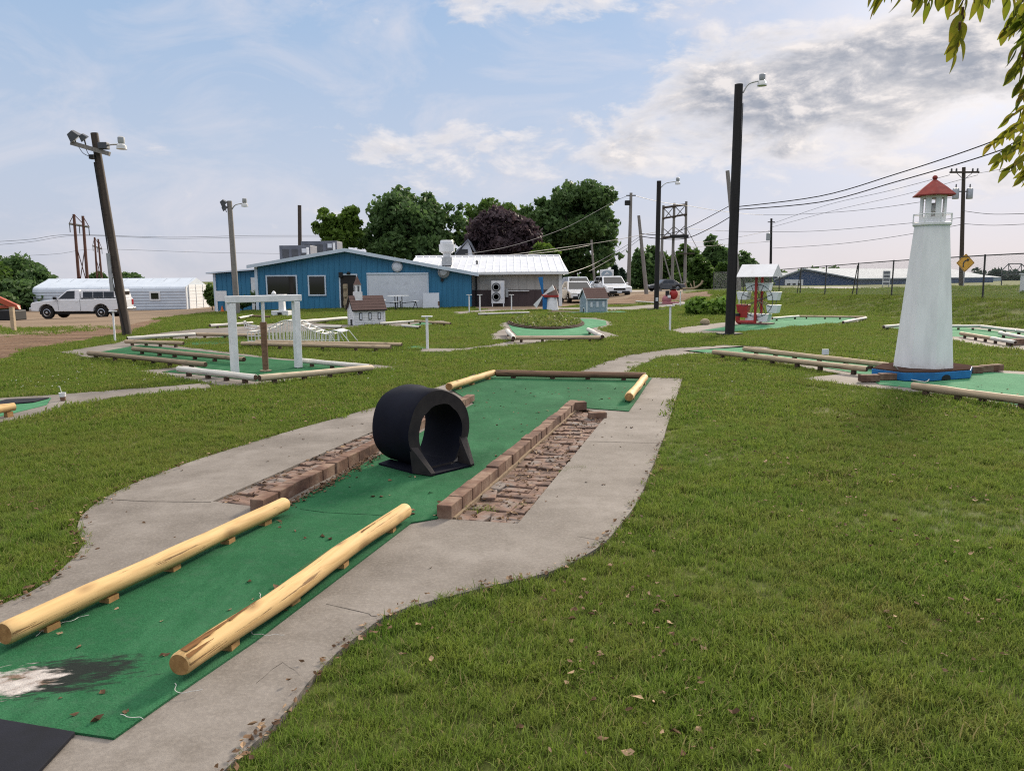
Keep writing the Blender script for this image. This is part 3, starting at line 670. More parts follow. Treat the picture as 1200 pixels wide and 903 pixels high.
rail((1096,382),(1150,382),.055,'white grey rail right behind the lighthouse tower',W_WHITE,3)
rail((1150,382.5),(1205,389),.055,'white rail slanting from lighthouse to the right edge',W_WHITE,3)
rail((1126,390.5),(1162,396.5),.055,'brown rail in front of the right edge white rails',W_WEATH,3)
rail((1162,396.5),(1190,401),.055,'white log continuing the brown rail to the brick stop',W_WHITE,2)
rail((1171,390),(1204,396),.055,'middle white log ending at the right edge',W_WHITE,2)
rail((560,368),(620,366),.05,'low white rail before the clubhouse heat pump',W_WHITE,3)
rail((745,353),(776,355),.05,'low white rail left of the red black ornament',W_WHITE,2)
rail((788,356.5),(815,355.5),.05,'low white rail right of the red black ornament',W_WHITE,2)
loose_brick(1190,403,'big brick stop under the right edge white log',R(20),(.42,.16,.14),.02,name='brick_stop')
def block_on(px,py,label,ang,s,z=.03):
    p = G(px,py); o = MB().box((0,0,s[2]/2),s,rotz(ang)).build('brick_block',BRICK,bevel=.008); o.location=(p.x,p.y,p.z+z); tag(o,label,'brick','bricks around the lighthouse base'); return o
block_on(1018,449,'leftmost dark brick in front of blue lighthouse base',R(2),(.29,.12,.105))
block_on(1040,447,'second dark brick from the left before blue lighthouse base',R(2),(.27,.12,.10))
block_on(1046,441,'long dark brick against the blue lighthouse base',R(-4),(.36,.12,.115))
block_on(1070,445,'dark brick with a pale end beside the base arch',R(2),(.29,.12,.10))
block_on(1143,439,'dark brick touching the blue base on its right',R(12),(.20,.12,.11))
block_on(1155,437.5,'tan brick in the row right of the blue base',R(12),(.20,.12,.11))
block_on(1167,436.5,'end brick farthest right of the blue base',R(12),(.19,.12,.11))
# goal frame
def goal():
    a, b = G(277.5,437.7,.03), G(348.7,430.7,.03); ang = math.atan2(b.y-a.y, b.x-a.x); L = (b-a).length
    t = thing('goal_frame','white square goal frame of two posts and a beam','goal frame',(a.x,a.y,.03),ang)
    MB().box((-.03,0,.60),(.112,.112,1.20)).build('post',WHITE,t,bevel=.01); MB().box((L+.02,0,.60),(.112,.112,1.20)).build('post',WHITE,t,bevel=.01)
    MB().box((L/2,0,1.263),(L+.23,.12,.115)).build('beam',WHITE,t,bevel=.01)
    p = G(311.5,434.5,.03); t = thing('hanging_post','dark brown round post hanging upright inside the goal frame','post',(p.x,p.y,.03),0)
    MB().tube([(0,0,.03),(0,0,.86)],[.052,.058],12).build('pole',W_BROWN,t,smooth=True); MB().lathe([(.10,0),(.10,.015),(.05,.02)],(0,0,0),14).build('foot',STONE,t)
    MB().tube([(0,0,.86),(0,0,1.22)],.028,8).build('hanger',PVC,t)
goal()
# white lattice bridge
def lattice():
    a, b = G(291,403.5), G(402,404.5); ang = math.atan2(b.y-a.y, b.x-a.x); L = (b-a).length
    t = thing('lattice_bridge','long humped bridge of thin white rods with arched end plate','golf obstacle',(a.x,a.y,.07),ang)
    def top(s): return .25+.30*math.exp(-((s-.50)/.23)**2)-.06*max(0,s-.75)/.25
    W = .52
    for y,nm in ((0,'near'),(W,'far')):
        m = MB(); pts = [(s*L*.86,y,top(s)) for s in [i/24 for i in range(25)]]; m.tube(pts,.014,6); m.tube([(0,y,.012),(L*.86,y,.012)],.012,6); m.tube([(0,y,.14),(L*.2,y,.15)],.010,6)
        for i in range(23):
            x = i/22; m.tube([(x*L*.86,y,0),(x*L*.86,y,top(x))],.0135,5)
        m.build('side_truss',PVC,t,smooth=True)
    m = MB()
    for i in range(13):
        s = i/12; m.tube([(s*L*.86,0,top(s)),(s*L*.86,W,top(s))],.010,5)
        if i < 12:
            s2=(i+1)/12; m.tube([(s*L*.86,0 if i%2 else W,top(s)),(s2*L*.86,W if i%2 else 0,top(s2))],.011,5)
    m.build('top_bracing',PVC,t,smooth=True)
    m = MB(); n=10; pr=[(L*.86+ .30*i/n, .27+.03*math.sin(PI*i/n)-.02*i/n) for i in range(n+1)]
    m.add([(x,y,z+dz) for x,z in pr for y in (0,W) for dz in (0,.02)],[f for i in range(n) for f in ((4*i,4*i+2,4*i+6,4*i+4),(4*i+1,4*i+5,4*i+7,4*i+3),(4*i,4*i+4,4*i+5,4*i+1),(4*i+2,4*i+3,4*i+7,4*i+6))]); m.build('end_plate',WHITE,t,smooth=True)
    m = MB()
    for y in (0,W):
        for x0,x1 in ((L*.86,L*.92),(L*.98,L*1.07),(L*.90,L*.875),(L*.95,L*.96)): m.tube([(x0,y,.28),(x1,y,0)],.012,5)
    m.build('end_legs',PVC,t)
    a = G(286,386.5); t = thing('lattice_ramp','small white scrollwork ramp left of the lattice bridge','golf obstacle',(a.x,a.y,.02),R(8)); m = MB()
    for y in (0,.3):
        m.tube([(0,y,.26),(.03,y,.05),(.2,y,0),(.35,y,.0),(.42,y,.09)],.014,5); m.tube([(0,y,.26),(.10,y,.14),(.42,y,.09)],.012,5)
        for i in range(4): m.tube([(.06+i*.1,y,.02),(.09+i*.09,y,.13-.01*i)],.009,5)
    for x,z in ((0,.26),(.2,0),(.42,.09)): m.tube([(x,0,z),(x,.3,z)],.011,5)
    m.build('frame',PVC,t)
lattice()
# ---------------------------------------------------------------- little buildings of the course
def face_rect(m, c, u, v, w, h, d, mi=0):
    """thin block of w x h on a plane (u across, v up), d thick outwards"""
    c,u,v = Vector(c),Vector(u),Vector(v); n = u.cross(v)
    pts = [c-u*w/2-v*h/2,c+u*w/2-v*h/2,c+u*w/2+v*h/2,c-u*w/2+v*h/2]; m.prism([q-n*.002 for q in pts],n*(d+.002),mi)
def little_house(px,py,name,label,L,W,E,Rg,rz,wall,roofm,nwin,winmat,frame,corner,loc=None):
    p = G(px,py); t = thing(name,label,'miniature house',(p.x,p.y,p.z+.02),rz)   # origin: the corner nearest the gable end; x along the long side
    m = MB(); m.prism([(0,0,0),(0,W,0),(0,W,E),(0,W/2,Rg),(0,0,E)],(L,0,0)); m.build('walls',wall,t)
    m = MB()
    for k in range(int(E/.06)): m.box((L/2,-.002,.03+k*.06),(L,.012,.010)); m.box((-.002,W/2,.03+k*.06),(.012,W,.010))
    m.build('clapboards',wall,t)
    m = MB(); ov=.07; sl = math.hypot(W/2,Rg-E); k=(Rg-E)/(W/2)
    for s in (0,1):
        y0,y1 = (-ov,W/2) if s==0 else (W+ov,W/2)
        pts=[(-ov,y0,E-ov*k+.02),(L+ov,y0,E-ov*k+.02),(L+ov,y1,Rg+.02),(-ov,y1,Rg+.02)]; m.prism(pts,(0,0,.028))
    for i in range(5):
        f=i/5; m.box((L/2,-ov+f*(W/2+ov),E-ov*k+.052+f*(Rg-E+ov*k)),(L+2*ov,.05,.012),Matrix.Rotation(math.atan(k),3,'X'))
    m.build('roof',roofm,t)
    m = MB()
    for s in (0,1):
        y0,y1 = (-ov,W/2) if s==0 else (W+ov,W/2); 
        pts=[(-ov-.012,y0,E-ov*k-.015),(-ov-.012,y1,Rg-.015),(-ov-.012,y1,Rg+.04),(-ov-.012,y0,E-ov*k+.04)]; m.prism(pts,(.02,0,0))
    m.box((L/2,-ov,E-ov*k+.005),(L+2*ov,.014,.04)); m.build('fascia',WHITE2 if corner else frame,t)
    for i in range(nwin):
        x=L*(.22+.30*i) if nwin==3 else L*(i+.5)/nwin; f=MB(); face_rect(f,(x,-.006,E*.52),(1,0,0),(0,0,1),.105,.25,.012); w=f.build('window',frame,t)
        g=MB(); face_rect(g,(x,-.020,E*.52),(1,0,0),(0,0,1),.062,.20,.004); g.build('pane',winmat,w)
    d=MB(); face_rect(d,(-.010,W*.42,.10),(0,-1,0),(0,0,1),.16,.21,.012); dd=d.build('door',BLACKM if not corner else frame,t)
    if corner: g=MB(); face_rect(g,(-.024,W*.42,.09),(0,-1,0),(0,0,1),.10,.17,.004); g.build('opening',BLACKM,dd)
    m=MB()
    for x,y in ((0,0),(L,0),(0,W)): m.box((x,y,E/2),(.045,.045,E))
    m.build('corner_boards',WHITE2,t); return t
ch = little_house(415,382,'chapel','white miniature chapel with brown roof and steeple',1.14,.60,.60,.99,R(-4),WHITE2,BROWNROOF,3,PANEL,BLACKM,False)
ch.rotation_euler.z = R(30)
x0,y0=.27,.30
s=MB(); s.box((x0,y0,1.0),(.26,.26,.34)); st=s.build('steeple',WHITE2,ch)
s=MB(); s.box((x0,y0,1.28),(.20,.20,.30)); s.build('belfry',WHITE2,st)
for dx,dy,u in ((0,-.101,(1,0,0)),(-.101,0,(0,-1,0))): g=MB(); face_rect(g,(x0+dx,y0+dy,1.28),u,(0,0,1),.07,.2,.004); g.build('louvre',DKGREY,st)
s=MB(); s.lathe([(.17,1.42),(.14,1.45),(.004,1.74)],(x0,y0,0),4,ph=.5); s.build('spire',BROWNROOF,st)
gh = little_house(687.7,366.5,'grey_cottage','grey blue miniature cottage with white windows and brown roof',1.05,.72,.70,1.10,R(18),GREYBLUE,BROWNROOF,3,PANEL,WHITE2,True)
gh.rotation_euler.z = R(20)
def windmill():
    p = GD(647,39.5); t = thing('windmill','white miniature windmill with brown cap beside the clubhouse corner','windmill',(p.x,p.y,p.z+.02),R(-8))
    MB().lathe([(.345,0),(.25,.66)],(0,0,0),8,ph=.5).build('tower',WHITE,t); MB().box((-.32,-.05,.34),(.12,.26,.68)).build('front_board',BLUEPAINT,t)
    MB().prism([(-.40,-.27,.66),(.32,-.27,.66),(.32,.27,.66),(-.40,.27,.66)],(0,0,.11)).build('collar',REDPAINT,t)
    MB().add([(-.14,-.28,.77),(.33,-.28,.77),(.33,.28,.77),(-.14,.28,.77),(.0,0,1.22),(.16,0,1.22)],[(0,1,5,4),(1,2,5),(2,3,4,5),(3,0,4),(3,2,1,0)]).build('cap',BROWNROOF,t)
    hub=Vector((-.46,-.12,.75)); MB().ball(hub,.055,10,6).build('hub',REDPAINT,t)
    for a,mt_ in ((100,BLUEPAINT),(35,WHITE),(-128,WHITE),(-82,BLUEPAINT)):
        c,s_=math.cos(R(a)),math.sin(R(a)); u=Vector((c*.92,-c*.39,s_)); w=Vector((-s_*.92,s_*.39,c)); L_=.92 if mt_ is BLUEPAINT else .72
        pts=[hub+u*.06-w*.03,hub+u*L_-w*.15,hub+u*(L_+.03)+w*.11,hub+u*.06+w*.03]; MB().prism(pts,Vector((.39,.92,0))*.03).build('blade',mt_,t)
windmill()
def tower():
    p = G(328,371); t = thing('miniature_tower','small white miniature tower on a low arched base','miniature tower',(p.x,p.y,.02),R(-6))
    MB().box((0,.2,.12),(.80,.42,.24)).build('base',WHITE2,t,bevel=.01); MB().box((0,-.012,.08),(.20,.02,.16)).build('arch',BLACKM,t)
    MB().box((.05,.2,.56),(.25,.25,.66),taper=.86).build('column',WHITE,t); MB().box((.05,.2,.93),(.36,.36,.08)).build('top_plate',WHITE,t,bevel=.01)
    MB().lathe([(.10,.96),(.12,1.0),(.06,1.1),(.01,1.13)],(-.32,.2,0),8).build('finial',WHITE,t)
tower()
def ferris():
    p = G(888,380.5); t = thing('ferris_wheel','little Ferris wheel with white and red boxes under white roof','golf obstacle',(p.x,p.y,.02),R(-38))
    cz=.80; rad=.56
    for x,y in ((-.02,-.25),(.02,.25)):
        pass
    for y in (-.28,.28): MB().tube([(0,y,0),(0,y,1.66)],.045,10).build('post',REDPAINT,t,smooth=True)
    m=MB(); m.prism([(-.62,-.50,1.60),(-.62,.50,1.60),(-.62,0,2.02)],(1.24,0,0)); m.build('roof',ROOFMETAL,t)
    m=MB(); m.tube([(0,-.28,cz),(0,.28,cz)],.03,8); m.build('axle',REDPAINT,t)
    for y in (-.17,.17):
        m=MB(); pts=[(rad*.97*math.cos(2*PI*i/24),y,cz+rad*.97*math.sin(2*PI*i/24)) for i in range(25)]; m.tube(pts,.012,5,caps=False)
        for i in range(4): c,s_=math.cos(PI*i/4+.39),math.sin(PI*i/4+.39); m.tube([(-c*rad,y,cz-s_*rad),(c*rad,y,cz+s_*rad)],.012,5)
        m.build('rim',DKGREY,t)
    for i in range(8):
        a=2*PI*i/8+.39; c=Vector((math.cos(a)*rad,0,cz+math.sin(a)*rad-.06)); m=MB(); red=i==4
        m.prism([c+Vector((-.21,-.17,.14)),c+Vector((-.15,-.17,-.13)),c+Vector((.15,-.17,-.13)),c+Vector((.21,-.17,.14))],(0,.34,0)); m.build('gondola',REDPAINT if red else WHITE,t,bevel=.008)
    m=MB(); m.box((-.45,-.2,.42),(.30,.05,.38)); m.build('side_board',REDPAINT,t)
    m=MB(); m.tube(smooth_loop([Vector(q) for q in ((-.62,-.25,.30),(-.60,-.25,.10),(-.48,-.25,.07),(-.2,-.25,.07),(.02,-.25,.07))],4,False),.075,10); m.build('chute',REDPAINT,t,smooth=True)
    m=MB(); m.lathe([(.085,.28),(.085,.36),(.06,.36)],(-.62,-.25,0),10); m.build('chute_mouth',BLACKM,t)
    m=MB(); m.box((0,0,.02),(.9,.75,.05)); m.build('base',BROWNROOF,t)
ferris()
CZT=.157; DARKTOP=pm('dark_plywood',(.075,.048,.040),(.045,.030,.026),6,.95,.0,stretch=(1,6,1))
def lighthouse():
    _q = P(1081,430,12.26); p = Vector((_q.x,_q.y,0)); t = thing('lighthouse','tall white miniature lighthouse with red roof and gallery rail','lighthouse',(p.x,p.y,.03),0)
    b = [G(1021,441,.03),G(1060,446.5,.03),G(1092,446.5,.03),G(1137,443,.03)]; c = Vector((p.x,p.y,.03)); far=[Vector((2*c.x-q.x,2*c.y-q.y+.05,.03)) for q in b]
    loop=b+[far[0]+Vector((-.05,-.15,0)),far[1],far[2],far[3]+Vector((.05,-.1,0))]
    m=MB(); m.prism([(q.x,q.y,.032) for q in loop],(0,0,.122)); m.build('base',BLUEPAINT,t,world=True,bevel=.008)
    m=MB(); cc=Vector((c.x,c.y+.12,0)); m.prism([(cc.x+(q.x-cc.x)*.985,cc.y+(q.y-cc.y)*.985,CZT) for q in loop],(0,0,.016)); m.build('base_top',DARKTOP,t,world=True)
    u=(b[3]-b[2]).normalized(); q=b[2].lerp(b[3],.36); n=Vector((u.y,-u.x,0)); m=MB(); pts=[]
    for i in range(11): a=PI*i/10; pts.append(q+u*(.095*math.cos(a))+Vector((0,0,0.006+.078*math.sin(a)**.7))+n*-.01)
    m.prism(pts,n*.016); m.build('arch_opening',BLACKM,t,world=True)
    PH=-4/45
    def ring(r,z): return (r,z)
    m=MB(); m.lathe([(.455,.14),(.262,2.36)],(0,0,0),8,ph=PH); m.build('tower',LH_WHITE,t)
    m=MB(); m.lathe([(.268,2.345),(.292,2.36),(.292,2.392),(.26,2.40)],(0,0,0),8,ph=PH); m.build('gallery_deck',LH_WHITE,t)
    m=MB()
    for i in range(8):
        a=2*PI*(i+PH)/8; a2=2*PI*(i+1+PH)/8; q1=Vector((.285*math.cos(a),.285*math.sin(a),0)); q2=Vector((.285*math.cos(a2),.285*math.sin(a2),0)); m.tube([q1+Vector((0,0,2.39)),q1+Vector((0,0,2.53))],.008,6); m.tube([q1+Vector((0,0,2.525)),q2+Vector((0,0,2.525))],.008,6)
    m.build('gallery_rail',LH_WHITE,t)
    m=MB(); r=.198
    for i in range(8):
        a=2*PI*(i+PH)/8; a2=2*PI*(i+1+PH)/8; q1=Vector((r*math.cos(a),r*math.sin(a),0)); q2=Vector((r*math.cos(a2),r*math.sin(a2),0)); nn=((q1+q2)/2).normalized()
        for s0,s1,z0,z1 in ((0,.30,2.40,2.82),(.70,1,2.40,2.82),(.30,.70,2.40,2.48),(.30,.70,2.77,2.82)):
            A,B=q1.lerp(q2,s0),q1.lerp(q2,s1); m.prism([A+Vector((0,0,z0)),B+Vector((0,0,z0)),B+Vector((0,0,z1)),A+Vector((0,0,z1))],-nn*.025)
    m.build('lantern_room',LH_WHITE,t)
    MB().lathe([(.05,2.40),(.05,2.55),(.07,2.57),(.07,2.64),(.03,2.70)],(0,0,0),10).build('lamp',PVC,t,smooth=True)
    m=MB(); m.lathe([(.318,2.805),(.318,2.82),(.185,2.935),(.020,3.06)],(0,0,0),6,ph=.2); m.build('roof',REDROOF,t)
    MB().ball((0,0,3.085),.038,12,8).build('finial',REDROOF,t,smooth=True)
    pts=[G(1048,428,.26),G(1056,437,.10),G(1062,443,.06),G(1075,446,.05),G(1086,447,.05),G(1090,441,.07),G(1089,439.5,.09)]
    o=MB().tube(smooth_loop(pts,4,False),.008,6).build('rope',STRING,origin=pts[0]); tag(o,'white rope trailing over the blue lighthouse base','rope')
lighthouse()
# ---------------------------------------------------------------- tee signs: thin white posts with a small board on top
def tee(px,py,ytop,label,w=.24,r=.032):
    p=G(px,py); d=p.y; h=P(px,ytop,d).z-p.z; t=thing('tee_post',label,'tee post',p,random.uniform(-.5,.5),'white tee posts')
    MB().tube([(0,0,0),(0,0,h-.02)],r,8).build('post',WHITE,t,smooth=True); MB().box((0,0,h-.012),(w,.14,.022)).build('top_board',WHITE,t); return t
tee(135,400.5,364,'white tee post just left of the leaning pole',.20,.026)
tee(501,409.5,370,'tall white tee post on the lawn left of the oval planter')
tee(785,388,357.5,'white tee post at the tip of the Ferris wheel apron')
tee(797,359.5,341,'white tee post right of the red black ornament')
tee(550,366,345,'white tee post before the blue wall right end')
tee(562.5,366,345,'white tee post in front of the grey clubhouse wall')
tee(599.5,363.5,345,'white tee post right of the heat pump')
tee(449,372.5,351,'white tee post behind the chapel roof')
tee(310,385,352,'thin white tee post behind the hanging brown post',.12,.03)
tee(866,357,341,'white tee post behind the dark light pole',.12,.03)
p=G(967,418); t=thing('small_marker','small pale blue marker board on the lawn near lighthouse rails','marker',p,0); MB().box((0,0,.10),(.13,.03,.11)).build('board',PANEL,t); MB().tube([(0,.005,0),(0,.005,.06)],.01,6).build('stake',GALV,t)
p=G(74,471); t=thing('plastic_cup','clear plastic cup with brown drink on the left walk','cup',(p.x,p.y,.02),0)
MB().lathe([(.030,0),(.036,.055)],(0,0,0),14).build('drink',W_BROWN,t,smooth=True); MB().lathe([(.037,.055),(.045,.11),(.043,.11),(.035,.056)],(0,0,0),14).build('cup',WHITE,t,smooth=True); MB().tube([(0,0,.06),(-.03,0,.20)],.004,6).build('straw',PVC,t)
p=G(826,381); o=MB().ball((0,0,.10),(.17,.13,.13),10,7).build('rock',STONE,smooth=False); o.location=p; tag(o,'tan rock on the lawn left of the dark light pole','rock')
p=G(787,356.5)
t=thing('red_ornament','small red and black ornament behind the dark streetlight pole','ornament',p,0)
MB().ball((.12,0,.62),(.26,.24,.33),12,8).build('body',REDPAINT,t,smooth=True); MB().lathe([(.24,.92),(.24,.95),(.12,.96),(.12,1.14),(.02,1.15)],(.12,0,0),12).build('cap',BLACKM,t)
MB().ball((-.30,0,.30),(.30,.22,.28),12,8).build('flank',PINK,t,smooth=True); MB().box((-.28,-.05,.66),(.22,.2,.36)).build('cab',BLACKM,t,bevel=.03); MB().box((-.1,0,.08),(1.0,.5,.16)).build('base',PINK,t,bevel=.02); MB().box((-.2,-.2,.48),(.18,.08,.16)).build('plate',WHITE,t,bevel=.01)
# ================================================================ CLUBHOUSE
D=44.0; S=900/D
def bx(px): return P(px,340,D).x
def bz(px,py): return P(px,py,D).z
def opening(parent, x0,x1,z0,z1, y, name, frame, pane, fr=.07, dep=.06, panename='pane'):
    m=MB()
    for a,b,c,d in ((x0-fr,x1+fr,z1,z1+fr),(x0-fr,x1+fr,z0-fr,z0),(x0-fr,x0,z0,z1),(x1,x1+fr,z0,z1)): m.box(((a+b)/2,y-dep/2,(c+d)/2),(b-a,dep,d-c))
    w=m.build(name,frame,parent,world=True); g=MB(); g.box(((x0+x1)/2,y-.004,(z0+z1)/2),(x1-x0,.02,z1-z0)); g.build(panename,pane,w if False else parent,world=True) if False else None
    g2=g.build(panename,pane,w); inv=Matrix.Translation(parent.location).inverted()
    for v in g2.data.vertices: v.co=inv@v.co
    return w
def clubhouse():
    xl,xr,xm=bx(300),bx(552),bx(407); zl,zr,zm=bz(300,312),bz(552,320.5),bz(407,293.5); z0=-.1; y0=D; dep=22
    t=thing('clubhouse','long blue metal clubhouse with a low gable roof','building',((xl+xr)/2,D,0))
    m=MB(); m.prism([(xl,y0,z0),(xr,y0,z0),(xr,y0,zr),(xm,y0,zm),(xl,y0,zl)],(0,dep,0))
    x=xl+.2
    def ztop(x): return zl+(zm-zl)*(x-xl)/(xm-xl) if x<xm else zm+(zr-zm)*(x-xm)/(xr-xm)
    cuts=[(bx(312.5),bx(349.5),bz(330,346.5),bz(330,322.5)),(bx(361.5),bx(382.5),bz(372,346.5),bz(372,322.5)),(bx(397.5),bx(420),-1,bz(409,321)),(bx(430.5),bx(503),-1,bz(466,319))]
    while x<xr-.1:
        segs=[(z0,ztop(x)-.02)]
        for a,b,c,d in cuts:
            if a-.03<x<b+.03:
                segs=[s for q in segs for s in ((q[0],c),(d,q[1])) if s[1]-s[0]>.05]
        for a,b in segs: m.box((x,y0-.012,(a+b)/2),(.05,.03,b-a))
        x+=.305
    m.build('wall',BLUESIDE,t,world=True)
    m=MB()
    for (xa,za,xb,zb,ext) in ((xl,zl,xm,zm,-1),(xm,zm,xr,zr,1)):
        k=(zb-za)/(xb-xa); 
        if ext<0: xa2,za2,xb2,zb2=xa-.35,za-.35*k,xb,zb
        else: xa2,za2,xb2,zb2=xa,za,xb+.45,zb+.45*k
        m.prism([(xa2,y0-.30,za2+.03),(xb2,y0-.30,zb2+.03),(xb2,y0-.30,zb2+.10),(xa2,y0-.30,za2+.10)],(0,dep+.6,0))
    rf=m.build('roof',ROOFMETAL,t,world=True)
    m=MB()
    for (xa,za,xb,zb,ext) in ((xl,zl,xm,zm,-1),(xm,zm,xr,zr,1)):
        k=(zb-za)/(xb-xa)
        if ext<0: xa,za=xa-.36,za-.36*k
        else: xb,zb=xb+.46,zb+.46*k
        m.prism([(xa,y0-.33,za-.07),(xb,y0-.33,zb-.07),(xb,y0-.33,zb+.12),(xa,y0-.33,za+.12)],(0,.03,0))
    m.build('gable_trim',TRIM,t,world=True)
    m=MB(); m.box((xl+.06,y0-.035,(zl+z0)/2),(.16,.06,zl-z0)); m.build('corner_trim',TRIM,t,world=True)
    def op(a,b,c,d,nm,pane,pn,fr=.075):
        m=MB(); X0,X1,Z0,Z1=bx(a),bx(b),bz(a,d),bz(a,c)
        for p,q,r_,s in ((X0-fr,X1+fr,Z1,Z1+fr),(X0-fr,X1+fr,Z0-fr,Z0),(X0-fr,X0,Z0,Z1),(X1,X1+fr,Z0,Z1)): m.box(((p+q)/2,y0-.05,(r_+s)/2),(q-p,.06,s-r_))
        w=m.build(nm,TRIM,t,world=True); g=MB(); g.box(((X0+X1)/2,y0-.022,(Z0+Z1)/2),(X1-X0,.03,Z1-Z0)); g.v=[q-Vector(t.location) for q in g.v]; g.build(pn,pane,w); return w
    op(314,347.5,324,345,'window',GLASSD,'pane'); op(363,381,324,345,'window',GLASSD,'pane'); dw=op(399.5,418,322.5,364,'door_frame',ROOMDARK,'doorway')
    X0,X1,Z0,Z1=bx(432),bx(501),-.05,bz(466,321)
    m=MB(); m.box(((X0+X1)/2,y0-.05,(Z0+Z1)/2),(X1-X0,.07,Z1-Z0)); w=m.build('garage_door',PANEL,t,world=True)
    m=MB(); m.box(((X0+X1)/2,y0-.07,Z1+.03),(X1-X0+.16,.10,.09)); 
    for X in (X0-.04,X1+.04): m.box((X,y0-.05,(Z0+Z1)/2),(.07,.08,Z1-Z0))
    m.v=[q-Vector(t.location) for q in m.v]; m.build('track',TRIM,w)
    for px,py,r_,nm,mt_ in ((466.5,312.5,.30,'wall_fan',PANEL),(520.5,319,.33,'wall_vent',GALV)):
        c=Vector((bx(px),y0,bz(px,py))); rot=Matrix.Rotation(R(90),3,'X'); m=MB(); m.lathe([(r_,0),(r_,.16),(r_*.86,.19),(r_*.80,.10)],c,20,rot=rot); f=m.build(nm,mt_,t,world=True,smooth=True)
        if nm=='wall_vent':
            m=MB(); m.lathe([(r_*.62,.16),(r_*.62,.20),(r_*.5,.22)],c-Vector(t.location),20,rot=rot); m.build('cap',mt_,f); m=MB(); m.box(c-Vector(t.location)+Vector((-.1,-.06,-r_-.1)),(.16,.12,.16)); m.build('bracket',BLACKM,f)
        else:
            m=MB(); m.lathe([(r_*.8,.19),(r_*.5,.215),(.02,.225)],c-Vector(t.location),20,rot=rot); m.build('cover',mt_,f,smooth=True)
    m=MB(); c=Vector((bx(400.5),y0,bz(400,322))); m.box(c+Vector((0,-.12,.0)),(.22,.22,.30)); m.build('door_lamp',BLACKM,t,world=True,bevel=.03)
    m=MB(); c=Vector((bx(409.5),y0,bz(400,320.5))); m.lathe([(.09,-.05),(.12,.02),(.05,.10)],c+Vector((0,-.12,0)),10); m.build('door_lamp',BLACKM,t,world=True)
    # low left wing
    y1=50.0; xa,xb=P(251,340,y1).x,xl+.05; za,zb=P(252,321,y1).z,P(300,313,y1).z
    m=MB(); m.prism([(xa,y1,-.5),(xb+2,y1,-.5),(xb+2,y1,zb+.05),(xa,y1,za)],(0,9,0)); x=xa+.2
    while x<xb+1.5: m.box((x,y1-.012,(za-.5)/2+.1),(.05,.03,za+.4)); x+=.305
    wg=m.build('wing_wall',BLUESIDE,t,world=True)
    m=MB(); m.prism([(xa-.35,y1-.35,za+.01),(xb+2,y1-.35,zb+.09),(xb+2,y1-.35,zb+.17),(xa-.35,y1-.35,za+.09)],(0,9.6,0)); m.build('wing_roof',TRIM,t,world=True)
    m=MB(); m.box((xa+.07,y1-.04,(za-.5)/2),(.16,.06,za+.5)); m.build('wing_trim',TRIM,t,world=True)
    q0,q1=P(294.5,340,49.9).x,P(303,340,49.9).x; m=MB(); m.box(((q0+q1)/2,49.93,.75),(q1-q0,.06,2.15)); m.build('side_door',WHITE,t,world=True)
clubhouse()
